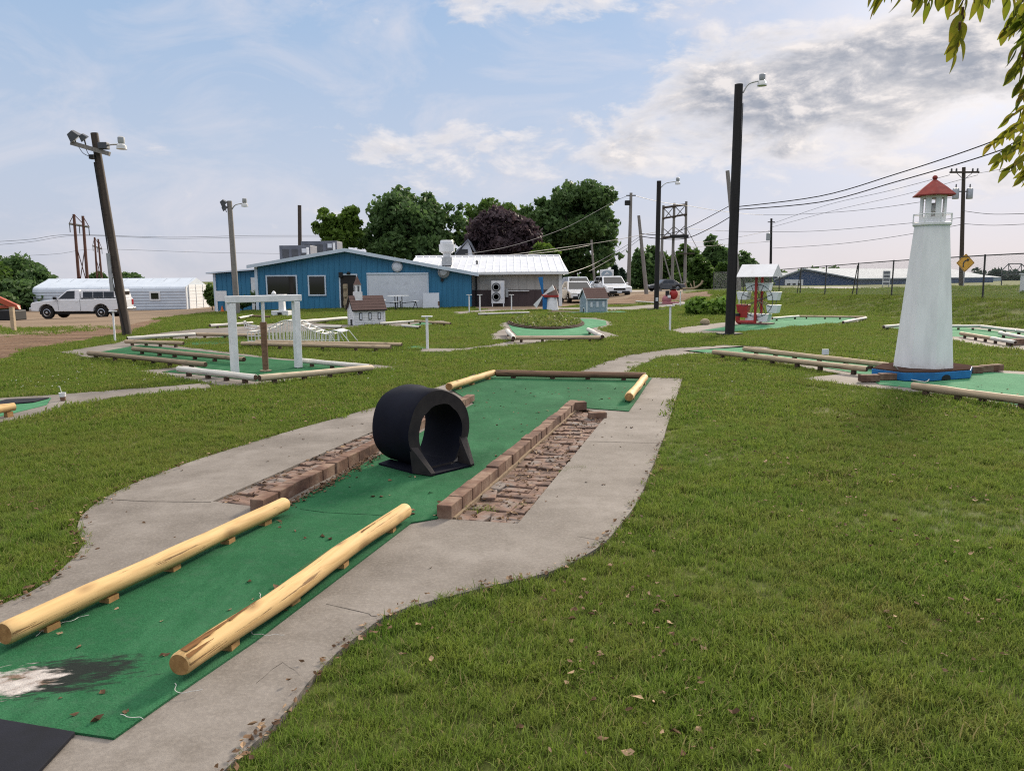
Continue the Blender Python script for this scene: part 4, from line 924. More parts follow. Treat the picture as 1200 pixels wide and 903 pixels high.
def annex():
    y0=45.2; x0=-2.6; x1=P(657,340,y0).x; ze=P(600,319.5,y0).z; yr=50.5; zr=P(600,301,yr).z; zsp=P(600,339.5,y0).z
    t=thing('annex','grey clubhouse annex with brown base and white metal roof','building',((x0+x1)/2,y0,0))
    m=MB(); m.prism([(x1,y0,-.1),(x1,2*yr-y0,-.1),(x1,2*yr-y0,ze),(x1,yr,zr-.1),(x1,y0,ze)],(x0-x1,0,0)); x=x0+.3
    while x<x1: m.box((x,y0-.012,(ze+zsp)/2),(.05,.03,ze-zsp)); x+=.46
    m.build('wall',GREYSIDE,t,world=True)
    m=MB(); m.box(((x0+x1)/2,y0-.03,(zsp-.1)/2),(x1-x0,.05,zsp+.1)); x=x0+.3
    while x<x1: m.box((x,y0-.062,(zsp-.1)/2),(.05,.02,zsp+.1)); x+=.46
    m.build('wainscot',BROWNSIDE,t,world=True)
    xe=x1+.42; xs=-6.2; m=MB(); k=(zr-ze)/(yr-y0+.45)
    for s in (-1,1): m.prism([(xs,yr-s*(-(y0-.45)+yr)*1 if s<0 else y0-.45,ze),(xe,y0-.45 if s>0 else 2*yr-y0+.45,ze),(xe-.15,yr,zr),(xs,yr,zr)],(0,0,.05)) if s>0 else m.prism([(xs,2*yr-y0+.45,ze),(xe,2*yr-y0+.45,ze),(xe-.15,yr,zr),(xs,yr,zr)],(0,0,.05))
    x=xs+.1
    while x<xe-.1:
        m.tube([(x,y0-.44,ze+.06),(x,yr,zr+.06)],.028,4); x+=.42
    m.tube([(xs,yr,zr+.07),(xe-.15,yr,zr+.07)],.07,6)
    m.build('roof',ROOFMETAL,t,world=True)
    m=MB(); m.box(((x0-.2+xe)/2,y0-.47,ze-.03),(xe-x0+.2,.05,.15)); m.box((x1-.02,y0-.06,(ze-.1)/2),(.20,.08,ze)); m.build('trim',WHITE,t,world=True)
    m=MB(); m.box(((x0+x1)/2,y0-.28,ze-.10),(x1-x0,.4,.02)); m.build('soffit',GREYSIDE,t,world=True)
    m=MB(); xx=P(558.5,340,y0).x; m.tube([(xx,y0-.12,.0),(xx,y0-.12,1.85)],.05,8); m.build('downpipe',BLACKM,t,world=True)
    m=MB(); a,b=P(595,341,y0),P(620,341,y0); m.tube([(a.x,y0-.14,a.z),(b.x,y0-.14,a.z)],.045,8); m.box((a.x-.05,y0-.12,a.z-.1),(.16,.12,.5)); m.build('conduit',GALV,t,world=True)
    p=P(559,309,47.5); m=MB(); m.lathe([(.10,-.3),(.05,.1),(.11,.12),(.02,.22)],p,8); m.build('roof_vent',DKGREY,t,world=True)
    # heat pump
    q=Vector((P(583.5,340,44.6).x,44.6,0)); h=thing('heat_pump','white two fan heat pump standing against the annex wall','heat pump',q)
    MB().box((0,0,.86),(.76,.34,1.28)).build('case',WHITE2,h,bevel=.02)
    for z in (1.15,.60):
        m=MB(); m.lathe([(.25,0),(.25,.03),(.20,.035)],(-.10,-.172,z),20,rot=Matrix.Rotation(R(90),3,'X')); f=m.build('fan_grille',DKGREY,h)
        m=MB()
        for i in range(4): m.lathe([(.05+.05*i-.008,.036),(.05+.05*i-.008,.044),(.05+.05*i,.044)],(-.10,-.172,z),18,rot=Matrix.Rotation(R(90),3,'X'))
        m.build('grille_ring',GALV,f)
    m=MB(); m.box((.26,-.173,.95),(.16,.006,.9)); m.build('side_louvre',PANEL,h)
    for x in (-.32,.32): m=MB(); m.box((x,0,.11),(.06,.32,.22)); m.build('leg',WHITE2,h)
    # rooftop exhaust
    q=P(524,306,47.0); h=thing('exhaust_fan','pale drum shaped exhaust fan on the clubhouse roof','exhaust fan',q)
    MB().box((0,0,-.02),(.62,.62,.5)).build('curb',GALV,h); MB().lathe([(.24,.2),(.24,.45),(.36,.50),(.40,.62)],(0,0,0),16).build('neck',ROOFMETAL,h,smooth=True)
    MB().lathe([(.47,.56),(.48,1.0),(.40,1.02),(.40,1.18),(.36,1.24),(.02,1.25)],(0,0,0),20).build('drum',ROOFMETAL,h,smooth=True)
    for a,b,c,d,dd,lab in ((332.5,367.5,288,304,52,'dark grey rooftop unit nearer the left roof edge'),(357,398,283,297,56,'dark grey rooftop unit nearer the clubhouse ridge')):
        A,B=P(a,d,dd),P(b,c,dd); h=thing('rooftop_unit',lab,'rooftop unit',((A.x+B.x)/2,dd,A.z-.5),0,'grey rooftop units'); w=B.x-A.x; hh=B.z-A.z+.5
        MB().box((0,0,hh/2),(w,1.8,hh)).build('cabinet',HVACGREY,h,bevel=.03)
        for i in range(3): m=MB(); m.box((-w/2+w*(.2+.3*i),-.91,hh*.62),(w*.2,.03,hh*.4)); m.build('louvre',DKGREY,h)
        m=MB(); m.box((w*.30,-.92,hh*.75),(.3,.05,.28)); m.build('access_panel',PANEL,h); m=MB(); m.tube([(w*.42,-.95,.2),(w*.42,-.95,hh*.9)],.09,8); m.build('pipe',WHITE,h)
annex()
p=GD(504.5,43.2); t=thing('leaning_board','pale board leaning against the blue wall beside garage door','board',p,0); MB().box((0,.12,.43),(.90,.05,.88),Matrix.Rotation(R(-9),3,'X')).build('board',PANEL,t); MB().box((.42,.25,.2),(.06,.4,.4)).build('prop',W_BROWN,t)
p=GD(466,42); t=thing('picnic_table','white topped round table with attached stools','table',p,0)
MB().lathe([(.60,.72),(.60,.76),(.58,.765)],(0,0,0),20).build('top',WHITE,t)
for a in (30,150,270):
    c,s_=math.cos(R(a)),math.sin(R(a)); m=MB(); m.tube([(c*.22,s_*.22,.72),(c*.22,s_*.22,.02)],.025,6); m.build('leg',BLACKM,t)
for a in (0,90,180,270):
    c,s_=math.cos(R(a)),math.sin(R(a)); m=MB(); m.lathe([(.17,.44),(.17,.47),(.1,.475)],(c*.95,s_*.95,0),12); st=m.build('stool',WHITE,t); m=MB(); m.tube([(c*.95,s_*.95,.44),(c*.8,s_*.8,.03)],.02,5); m.tube([(c*.95,s_*.95,.44),(c*1.05,s_*1.05,.03)],.02,5); m.tube([(c*.2,s_*.2,.35),(c*.95,s_*.95,.42)],.018,5); m.build('bracket',BLACKM,st)
p=GD(404.5,43.2); t=thing('door_rack','small pale rack standing in the dark clubhouse doorway','rack',p,0); m=MB()
for z in (.35,.8,1.25): m.box((-.02,0,z),(.2,.2,.22))
m.build('box_stack',STONE,t); m=MB(); m.box((-.02,.12,.7),(.24,.03,1.4)); m.build('back',W_WEATH,t)
p=GD(258,46.5); t=thing('white_sign_board','blank white board on two legs beside the metal shed','board',p,0); MB().box((0,0,.95),(.68,.05,.60)).build('board',WHITE,t)
for x in (-.28,.28): MB().box((x,.02,.45),(.09,.06,1.0)).build('leg',WHITE,t)
p=GD(258.5,46.1); t=thing('traffic_cone','small orange traffic cone under the white board','cone',p,0); MB().lathe([(.10,.03),(.02,.36)],(0,0,0),10).build('cone',CONEM,t); MB().box((0,0,.015),(.26,.26,.03)).build('foot',CONEM,t)
def shed():
    y0=68.0; xl,xr=P(38,340,y0).x,P(217,340,y0).x; zb=H(xl,y0)-.3; ze=P(150,336.5,y0).z; W=5.2; zr=P(150,326,y0+W/2).z
    t=thing('metal_shed','long pale metal shed with rounded eaves and small window','shed',((xl+xr)/2,y0,zb))
    prof=[(0,zb),(0,ze-.25),(.06,ze-.08),(.25,ze+.05),(W/2,zr),(W-.25,ze+.05),(W-.06,ze-.08),(W,ze-.25),(W,zb)]
    m=MB(); m.prism([(xr,y0+a,b) for a,b in prof],(xl-xr,0,0)); z=zb+.2
    while z<ze-.25: m.prism([(xl,y0+.01,z-.11),(xl,y0-.022,z-.03),(xl,y0-.022,z+.03),(xl,y0+.01,z+.11)],(xr-xl,0,0)); z+=.25
    m.build('shell',SHEDMETAL,t,world=True)
    m=MB(); x=xl
    while x<xr: m.prism([(x,y0+a,b+.012) for a,b in prof[2:5]]+[(x,y0+prof[4][0],prof[4][1]+.035)]+[(x,y0+prof[2][0],prof[2][1]+.035)],(.03,0,0)); x+=1.2
    m.build('roof_ribs',SHEDMETAL,t,world=True)
    m=MB()
    for a in range(3):
        yy=y0+.7+a*1.55; m.box((xr+.03,yy+.7,(zb+ze+.25)/2),(.05,1.42,ze-zb+.1)); 
        z=zb+.2
        while z<ze: m.box((xr+.06,yy+.7,z),(.02,1.40,.05)); z+=.3
    m.build('door_panels',WHITE2,t,world=True)
    m=MB()
    for yy in (y0+.04,y0+.68,y0+2.2,y0+3.75,y0+5.16): m.box((xr+.05,yy,(zb+ze)/2),(.09,.10,ze-zb))
    m.build('end_trim',WHITE,t,world=True)
    a,b=P(177,351,y0),P(186.5,342.5,y0); m=MB(); m.box(((a.x+b.x)/2,y0-.03,(a.z+b.z)/2),(b.x-a.x+.2,.06,b.z-a.z+.2)); w=m.build('window',WHITE,t,world=True)
    m=MB(); m.box(Vector(((a.x+b.x)/2,y0-.065,(a.z+b.z)/2))-Vector(t.location),(b.x-a.x-.1,.02,b.z-a.z-.1)); m.build('pane',GLASSD,w)
shed()
# ---------------------------------------------------------------- vehicles
def wheel(t,x,y,r,side):
    w=MB(); rot=Matrix.Rotation(R(90),3,'X'); wd=.24; w.lathe([(r*.62,-wd/2),(r*.94,-wd/2),(r,-wd/2+.04),(r,wd/2-.04),(r*.94,wd/2),(r*.62,wd/2)],(x,y,r),20,rot=rot); o=w.build('wheel',TYRE,t,smooth=True)
    m=MB(); m.lathe([(r*.60,0),(r*.60,.03),(r*.50,.045),(r*.44,.02),(r*.2,.03),(r*.18,.06),(.01,.065)],(x,y+side*.085,r),16,rot=Matrix.Rotation(R(90 if side<0 else -90),3,'X')); m.build('rim',CHROME,o,smooth=True)
def side_prism(prof,y0,y1,inset=0):
    """profile in x,z pushed across the width"""
    return [(x,y0,z) for x,z in prof],(0,y1-y0,0)
def pickup():
    t=thing('pickup_truck','white pickup truck with a windowed bed topper by the shed','pickup truck',GD(95,48.6),R(0)); t.location.z-=.0
    W=.97
    # front towards -x
    low=[(-2.72,.50),(-2.68,.92),(-2.60,1.02),(-1.2,1.16),(2.66,1.24),(2.70,.60),(2.1,.52)]
    arch=lambda cx: [(cx+.50*math.cos(a),.42+.50*math.sin(a)) for a in [PI*i/8 for i in range(9)]]
    prof=[(-2.72,.50),(-2.70,.92),(-2.60,1.03),(-1.95,1.12),(-1.25,1.18),(.05,1.20),(2.66,1.25),(2.72,1.2),(2.72,.60)]+[(x,max(z,.44)) for x,z in arch(1.62)]+[(.9,.46),(-.9,.46)]+[(x,max(z,.46)) for x,z in arch(-1.74)]+[(-2.3,.48)]
    m=MB(); m.prism(*side_prism(prof,-W,W)); m.build('body',CARWHITE,t,bevel=.04)
    cab=[(-1.22,1.17),(-.50,1.74),(-.30,1.80),(.28,1.80),(.34,1.19)]; m=MB()
    o=[(x,-W+.04+.10*max(0,(z-1.17)/.63),z) for x,z in cab]; o2=[(x,W-.04-.10*max(0,(z-1.17)/.63),z) for x,z in cab]; n=len(cab)
    m.add(o+o2,[list(range(n)),list(range(2*n-1,n-1,-1))]+[(i,(i+1)%n,n+(i+1)%n,n+i) for i in range(n)]); m.build('cab',CARWHITE,t,bevel=.04)
    def sidewin(pts,s,nm,mat=GLASSD,dd=.012):
        m=MB(); y=lambda z: s*(W-.04-.10*max(0,(z-1.17)/.63)); m.prism([(x,y(z)+s*-.01,z) for x,z in pts],(0,s*(dd+.01),0)); m.build(nm,mat,t)
    for s in (-1,1): sidewin([(-.98,1.24),(-.44,1.70),(.02,1.72),(.02,1.24)],s,'side_window')
    m=MB(); m.add([(-1.20,-.80,1.22),(-1.20,.80,1.22),(-.53,.72,1.73),(-.53,-.72,1.73)],[(0,1,2,3)]); 
    for q in m.v: q.x-=.015; q.z+=.01
    m.build('windscreen',GLASSD,t)
    top=[(.40,1.25),(.40,1.80),(2.55,1.80),(2.66,1.25)]; m=MB(); n=4
    o=[(x,-W+.05+.06*(z-1.25)/.55,z) for x,z in top]; o2=[(x,W-.05-.06*(z-1.25)/.55,z) for x,z in top]; m.add(o+o2,[list(range(n)),list(range(2*n-1,n-1,-1))]+[(i,(i+1)%n,n+(i+1)%n,n+i) for i in range(n)]); tp=m.build('topper',CARWHITE,t,bevel=.03)
    for s in (-1,1):
        for a,b in ((.55,1.14),(1.18,1.78),(1.82,2.45)):
            m=MB(); y=s*(W-.05); m.prism([(a,y-s*.02,1.32),(b,y-s*.02,1.32),(b,y-s*.06,1.66),(a,y-s*.06,1.66)],(0,s*.03,0)); m.build('window',GLASSD,tp)
        m=MB(); m.box((1.5,s*(W-.042),1.275),(2.1,.02,.05)); m.build('seal',BLACKM,tp)
    m=MB(); m.box((2.62,0,1.5),(.03,1.4,.34),Matrix.Rotation(R(11),3,'Y')); m.build('rear_window',GLASSD,tp)
    for s in (-1,1):
        MB().box((2.69,s*.84,1.0),(.10,.24,.36)).build('tail_light',REDLENS,t,bevel=.02); MB().box((-2.66,s*.72,.86),(.12,.36,.20)).build('headlight',LAMPGLASS,t,bevel=.02)
        wheel(t,-1.74,s*.84,.40,s); wheel(t,1.62,s*.84,.40,s)
        m=MB(); m.box((-.55,s*(W-.02),.98),(.02,.03,.02)); m.box((-1.12,s*1.07,1.28),(.16,.16,.18)); m.build('mirror',BLACKM,t,bevel=.02)
        m=MB(); m.box((.16,s*(W+.006),1.06),(.14,.03,.04)); m.build('door_handle',CARWHITE,t)
        MB().box((.36,s*(W+.001),.86),(.018,.008,.72)).build('door_seam',DKGREY,t); MB().box((-1.0,s*(W+.001),.86),(.018,.008,.62)).build('door_seam',DKGREY,t)
    MB().box((-2.74,0,.60),(.16,1.96,.22)).build('bumper',CHROME,t,bevel=.04); MB().box((2.80,0,.58),(.18,1.9,.18)).build('bumper',CHROME,t,bevel=.04); MB().box((0,0,.40),(4.6,1.5,.22)).build('chassis',BLACKM,t)
    MB().box((-2.71,0,.88),(.05,1.0,.22)).build('grille',DKGREY,t)
pickup()
def car(name,label,cat,loc,rz,L,W,Hh,paint,kind):
    t=thing(name,label,cat,loc,rz); k=L/4.5   # front towards -x
    hb=Hh*.62; g=.20
    wx=(-L*.30,L*.29); r=.33
    def arch(cx): return [(cx+.40*math.cos(PI*i/6),r+.40*math.sin(PI*i/6)) for i in range(7)]
    prof=[(-L/2,g+.15),(-L/2+.02,hb*.72),(-L/2+.18,hb*.84),(-L*.20,hb*1.0),(L*.36,hb*1.05),(L/2-.05,hb*.98),(L/2,g+.2)]+[(x,max(z,g)) for x,z in arch(wx[1])]+[(0,g)]+[(x,max(z,g)) for x,z in arch(wx[0])]
    MB().prism([(x,-W/2,z) for x,z in prof],(0,W,0)).build('body',paint,t,bevel=.07)
    cab=[(-L*.22,hb*.98),(-L*.06,Hh-.03),(0,Hh),(L*(.20 if kind=='sedan' else .34),Hh-.02),(L*(.36 if kind=='sedan' else .45),hb*1.02)]
    def yy(z): return W/2-.05-.16*max(0,(z-hb)/(Hh-hb))
    n=len(cab); o=[(x,-yy(z),z) for x,z in cab]+[(x,yy(z),z) for x,z in cab]
    MB().add(o,[list(range(n)),list(range(2*n-1,n-1,-1))]+[(i,(i+1)%n,n+(i+1)%n,n+i) for i in range(n)]).build('cabin',paint,t,bevel=.05)
    a,b=Vector(cab[0]+(0,)),Vector(cab[1]+(0,))
    def scr(c0,c1,nm,sgn):
        p0=(c0[0]+(c1[0]-c0[0])*.10,c0[1]+(c1[1]-c0[1])*.10); p1=(c0[0]+(c1[0]-c0[0])*.92,c0[1]+(c1[1]-c0[1])*.92); nx=sgn*.02
        MB().prism([(p0[0]+nx,-yy(p0[1])+.08,p0[1]),(p0[0]+nx,yy(p0[1])-.08,p0[1]),(p1[0]+nx,yy(p1[1])-.08,p1[1]),(p1[0]+nx,-yy(p1[1])+.08,p1[1])],(-nx*.5,0,-.01)).build(nm,GLASSD,t)
    scr(cab[0],cab[1],'windscreen',-1); scr(cab[-1],cab[-2],'rear_window',1)
    for s in (-1,1):
        m=MB(); z0,z1=hb*1.04,Hh-.10; xa,xb=-L*.15,L*(.20 if kind=='sedan' else .36)
        for u0,u1 in ((0,.47),(.52,1)):
            x0,x1=xa+(xb-xa)*u0,xa+(xb-xa)*u1; xt0=x0+(L*.085 if u0==0 else 0); xt1=x1-(L*.03 if u1==1 else 0); m.prism([(x0,s*(yy(z0)-.01),z0),(x1,s*(yy(z0)-.01),z0),(xt1,s*(yy(z1)-.01),z1),(xt0,s*(yy(z1)-.01),z1)],(0,s*.02,0))
        m.build('side_window',GLASSD,t)
        wheel(t,wx[0],s*(W/2-.10),r,s); wheel(t,wx[1],s*(W/2-.10),r,s)
        MB().box((-L/2+.10,s*(W/2-.26),hb*.70),(.16,.40,.16)).build('headlight',LAMPGLASS,t,bevel=.03); MB().box((L/2-.06,s*(W/2-.2),hb*.82),(.12,.32,.18)).build('tail_light',REDLENS,t,bevel=.03)
        MB().box((-L*.16,s*(W/2+.08),hb*1.06),(.12,.18,.12)).build('mirror',paint,t,bevel=.03)
    MB().box((-L/2-.005,0,hb*.64),(.03,W*.46,.14)).build('grille',BLACKM,t); MB().box((-L/2-.0,0,g+.20),(.04,W*.8,.16)).build('bumper',BLACKM,t); MB().box((-L/2-.022,0,hb*.42),(.02,.34,.12)).build('number_plate',PANEL,t)
    return t
car('minivan','white minivan facing the course behind the grey cottage','minivan',GD(716,58),R(98),4.7,1.88,1.56,CARWHITE,'van')
car('sedan','white sedan parked nearest the annex corner post','car',GD(676,52),R(97),4.6,1.78,1.44,CARWHITE,'sedan')
car('blue_grey_suv','silver blue parked car half hidden behind the white sedan','car',GD(676,60),R(98),4.7,1.9,1.75,CARSILVER,'van')
car('silver_car','silver car parked between the white sedan and minivan','car',GD(694,64),R(20),4.5,1.8,1.40,CARSILVER,'sedan')
car('dark_car','small dark car far off behind the big dark streetlight','car',GD(779,92),R(10),4.4,1.8,1.40,DKGREY,'sedan')
# orange loader arm and wooden post at left edge
p=GD(-2,38); t=thing('orange_loader','orange farm loader arm reaching in from left edge','farm machine',p,0)
m=MB(); m.prism([(-1.6,-.1,1.25),(-.3,-.1,1.40),(.85,-.1,.85),(.95,-.1,.62),(.55,-.1,.70),(-.4,-.1,1.15),(-1.6,-.1,1.0)],(0,.2,0)); m.build('arm',ORANGE,t,bevel=.02)
m=MB(); m.box((.1,.1,.75),(1.5,.22,.16)); m.box((-.8,.0,.5),(.9,.5,.7)); m.build('frame',ORANGE,t,bevel=.02); m=MB(); m.box((.35,.1,.35),(1.1,.9,.5)); m.build('bucket',BLACKM,t,bevel=.05)
wheel(t,-1.0,-.3,.55,-1)
p=G(16.5,389); t=thing('wooden_post','plain wooden post on the verge beside the orange loader','post',p,0); MB().box((0,0,.36),(.12,.12,.9)).build('post',W_WEATH,t,bevel=.008); MB().box((0,0,.815),(.125,.125,.02)).build('cut_top',STONE,t)
# ---------------------------------------------------------------- poles
def lampcobra(t,at,ln,side=1,big=1.0,rise=.25):
    pts=smooth_loop([Vector(at),Vector(at)+Vector((side*ln*.35,0,rise*.75)),Vector(at)+Vector((side*ln,0,rise))],5,False); MB().tube(pts,.028*big,6).build('lamp_arm',GALV,t,smooth=True)
    e=pts[-1]; h=MB(); h.lathe([(.09*big,.0),(.11*big,.06),(.11*big,.22*big),(.06*big,.26*big)],e+Vector((side*.10,0,.0)),12); hd=h.build('lamp_head',GALV,t,smooth=True)
    h=MB(); h.lathe([(.10*big,-.17*big),(.17*big,-.16*big),(.15*big,-.03),(.10*big,.005)],e+Vector((side*.10,0,0)),14); h.build('lens',LAMPGLASS,hd,smooth=True)
def pole(name,label,foot,head,r0,r1,mat,group='wooden poles'):
    foot,head=Vector(foot),Vector(head); t=thing(name,label,'pole',foot,0,group); d=head-foot
    n=10; MB().tube([d*(i/n)+Vector((0,0,0)) for i in range(n+1)],[r0+(r1-r0)*i/n for i in range(n+1)],12).build('pole',mat,t,smooth=True); return t,d
def flood(t,at,dx,s=.24):
    m=MB(); rot=Matrix.Rotation(R(-38),3,'Y') @ Matrix.Rotation(R(20),3,'X'); m.box(Vector(at)+Vector((dx,0,.22)),(s*1.25,s*1.3,s*.9),rot,taper=.55); f=m.build('floodlight',DKGREY,t); m=MB(); m.tube([at,Vector(at)+Vector((dx*.5,0,.18))],.02,6); m.build('bracket',BLACKM,f)
    m=MB(); m.box(Vector(at)+Vector((dx,0,.22))+rot@Vector((0,0,-s*.46)),(s*1.1,s*1.15,.01),rot); m.build('lens',LAMPGLASS,f)
f=G(150,394); h=P(110.5,156,f.y); t,d=pole('leaning_pole','leaning weathered pole with crossarm, floodlights and a streetlamp',f-Vector((0,0,.2)),h,.132,.102,W_POLE)
def at(px,py): return P(px,py,f.y-.14)-f+Vector((0,0,.2))
m=MB(); a,b=at(83.5,167.5),at(128.5,180.5); dd=(b-a); m.box((a+b)/2,(dd.length,.10,.12),Matrix.Rotation(-math.atan2(dd.z,dd.x),3,'Y')); m.build('crossarm',W_GREYPOLE,t)
flood(t,at(89,168),-.06,.25); flood(t,at(100.5,170),-.06,.17)
m=MB(); m.box(at(121.5,171),(.26,.2,.19)); m.build('ballast_box',DKGREY,t,bevel=.02); lampcobra(t,at(126,170.5),.30,1,.85,.03)
m=MB(); m.box(at(108.5,184),(.14,.16,.12)); m.build('junction_box',BLACKM,t); m=MB(); m.tube(smooth_loop([at(92,172),at(98,180),at(107,184)],4,False),.009,4); m.tube(smooth_loop([at(101,175),at(104,181),at(108,184)],4,False),.009,4); m.tube([at(111,190),at(116,220),at(132,330),at(147,391)],.016,5); m.tube([at(110,190),at(114,215),at(129,310),at(131,336)],.010,5); m.build('cable_run',BLACKM,t)
p=at(128.5,319); m=MB(); m.box(p+(at(146,370)-at(128.5,319))*.0+Vector((.03,-.03,0)),(.10,.05,1.1),Matrix.Rotation(R(-2),3,'Y')); m.build('guard_strip',GALV,t)
f=GD(276,39); h=P(268.8,235.5,39); t,d=pole('light_pole','grey wooden light pole in front of the low blue wing',f,h,.155,.12,W_GREYPOLE); flood(t,d+Vector((-.16,-.1,-.30)),-.12,.26); flood(t,d+Vector((-.14,-.1,-.55)),-.10,.22); lampcobra(t,d+Vector((.1,0,-.42)),.55,1,1.0,.30)
f=G(769,363.5); h=P(772.3,212,f.y); t,d=pole('light_pole','dark wooden light pole with one arm behind the grey cottage lawn',f,h,.125,.11,W_POLEBLK); lampcobra(t,d+Vector((.1,0,-.32)),.72,1,.8,.28); m=MB(); m.box((0,-.13,.55),(.12,.03,.18)); m.build('tag',PANEL,t)
m=MB(); m.box((0,0,.04),(.9,.3,.08)); m.build('foot_collar',BLACKM,t)
f=G(855,393); h=P(865.8,99,f.y); t,d=pole('light_pole','tall thick dark light pole left of the lighthouse hole',f,h,.135,.112,W_POLEBLK); lampcobra(t,d+Vector((.12,0,-.22)),.40,1,.75,.30); m=MB(); m.box((0,0,.03),(.62,.4,.07),rotz(.3)); m.build('foot_collar',BLACKM,t)
m=MB(); m.tube([(.10,-.10,.3),Vector((.10,-.09,.3)).lerp(d+Vector((.1,-.1,-.5)),1)],.012,5); m.build('conduit',BLACKM,t)
f=GD(866.5,64); h=P(852.5,200,64); t,d=pole('utility_pole','grey utility pole leaning behind the thick dark light pole',f,h,.22,.16,W_GREYPOLE)
f=GD(736.5,76); h=P(739.5,226,76); t,d=pole('utility_pole','tall straight grey utility pole behind the white minivan',f,h,.20,.14,W_GREYPOLE); m=MB(); m.box(d+Vector((-.35,-.1,-.95)),(.5,.4,.45)); m.build('floodlight',BLACKM,t,bevel=.05); m=MB(); m.box(d+Vector((0,0,-.25)),(.9,.1,.1)); m.build('crossarm',BLACKM,t)
f=GD(758,74); h=P(748.5,252.5,74); t,d=pole('utility_pole','leaning grey pole right of the tall straight utility pole',f,h,.20,.14,W_GREYPOLE)
f=GD(698,72); h=P(693,281,72); t,d=pole('utility_pole','short thin grey pole in front of the big round tree',f,h,.12,.09,W_GREYPOLE)
f=GD(903,112); h=P(904,256,112); t,d=pole('utility_pole','far dark utility pole with transformer above the blue barn',f,h,.20,.15,W_POLEBLK); m=MB(); m.lathe([(.30,0),(.30,1.0),(.1,1.1)],d+Vector((-.35,0,-3.1)),10); m.build('transformer',GALV,t); m=MB(); m.box(d+Vector((0,0,-.5)),(1.0,.12,.12)); m.build('crossarm',W_POLEBLK,t)
f=GD(351,67); h=P(351,240.5,67); t,d=pole('utility_pole','dark pole rising behind the clubhouse rooftop units',f,h,.17,.16,W_POLE)
f=GD(1126.5,70); h=P(1129.5,196,70); t,d=pole('utility_pole','brown utility pole with crossarm and two transformers behind lighthouse',f,h,.19,.145,W_POLE)
m=MB(); m.box(d+Vector((0,-.15,-.45)),(2.6,.12,.15)); m.build('crossarm',W_POLE,t)
for x in (-1.15,-.72,.72,1.15): m=MB(); m.lathe([(.05,0),(.09,.05),(.06,.12),(.09,.18),(.03,.28)],d+Vector((x,-.15,-.38)),8); m.build('insulator',DKGREY,t)
m=MB(); m.tube([d+Vector((-.7,-.16,-.5)),d+Vector((0,-.16,-1.1)),d+Vector((.7,-.16,-.5))],.03,5); m.build('brace',DKGREY,t)
for x in (-.62,.62):
    m=MB(); m.lathe([(.26,0),(.27,.05),(.27,.82),(.22,.92),(.05,.95)],d+Vector((x,-.1,-2.75)),12); q=m.build('transformer',GALV,t,smooth=True); m=MB(); m.lathe([(.06,.93),(.06,1.25),(.02,1.3)],d+Vector((x,-.1,-2.75)),6); m.build('bushing',DKGREY,q); m=MB(); m.box(d+Vector((x/2,-.05,-2.1)),(abs(x),.08,.1)); m.build('bracket',DKGREY,q)
def hframe(label,pts,dist,arm,r):
    (a0,a1),(b0,b1)=pts; A0,B0=GD(a0[0],dist),GD(b0[0],dist); A1,B1=P(*a1,dist),P(*b1,dist); t=thing('transmission_tower',label,'transmission tower',A0,0)
    for p0,p1 in ((A0,A1),(B0,B1)): MB().tube([p0-A0,p1-A0],[r*1.2,r],8).build('pole',W_REDPOLE,t,smooth=True)
    q0,q1=P(*arm[0],dist)-A0,P(*arm[1],dist)-A0; MB().tube([q0,q1],r*.8,4).build('crossarm',W_GREYPOLE,t)
    u=lambda p0,p1,s:(p0.lerp(p1,s)-A0)
    m=MB(); m.tube([u(A0,A1,.12),u(B0,B1,.62)],r*.35,4); m.tube([u(B0,B1,.12),u(A0,A1,.62)],r*.35,4); m.tube([q0,u(A0,A1,1)],r*.3,4); m.tube([q1,u(B0,B1,1)],r*.3,4); m.tube([u(A0,A1,1),u(B0,B1,.9)],r*.3,4); m.build('bracing',W_REDPOLE,t)
    for s in (.02,.5,.98): m=MB(); e=q0.lerp(q1,s); m.tube([e,e-Vector((0,0,1.4))],r*.35,4); m.build('insulator',DKGREY,t)
hframe('nearer red brown transmission tower with X bracing above the shed',(((92.5,330),(86.5,251)),((102.5,330),(97,253))),130,((81,262),(104.5,266)),.22)
hframe('farther small transmission tower right of the other above shed',(((114,330),(110.8,278)),((119.8,330),(115,280))),215,((108.5,288),(119.5,291.5)),.24)
t=thing('substation_frame','tall three pole timber switch frame behind the parked cars','switch frame',GD(788,95))
B=Vector(t.location); cols=[((774,337),(777.5,240.5)),((787.5,337),(790.3,238)),((802.5,337),(804.3,236))]; tops=[]
for (bx_,_),tp in cols: f0=GD(bx_,95); h0=P(*tp,95); tops.append((f0,h0)); MB().tube([f0-B,h0-B],[.20,.15],8).build('pole',W_GREYPOLE,t,smooth=True)
for ya,yb,r_ in ((243.5,239.5,.14),(256,251,.12),(278.5,275.5,.16)):
    MB().tube([P(776.5,ya,94.8)-B,P(805,yb,94.8)-B],r_,5).build('crossbeam',W_POLE,t)
m=MB()
for i in range(2):
    a,b=tops[i],tops[i+1]
    for s0,s1 in ((.82,.97),(.97,.82),(.62,.74),(.74,.62)): m.tube([a[0].lerp(a[1],s0)-B,b[0].lerp(b[1],s1)-B],.05,4)
m.tube([tops[2][0].lerp(tops[2][1],.72)-B,GD(815,93)+Vector((0,0,5.2))-B],.05,4); m.tube([tops[0][0].lerp(tops[0][1],.5)-B,GD(787,94)+Vector((0,0,1))-B],.08,4); m.tube([tops[1][0].lerp(tops[1][1],.5)-B,GD(799,94)+Vector((0,0,1))-B],.08,4)
m.build('bracing',W_GREYPOLE,t)
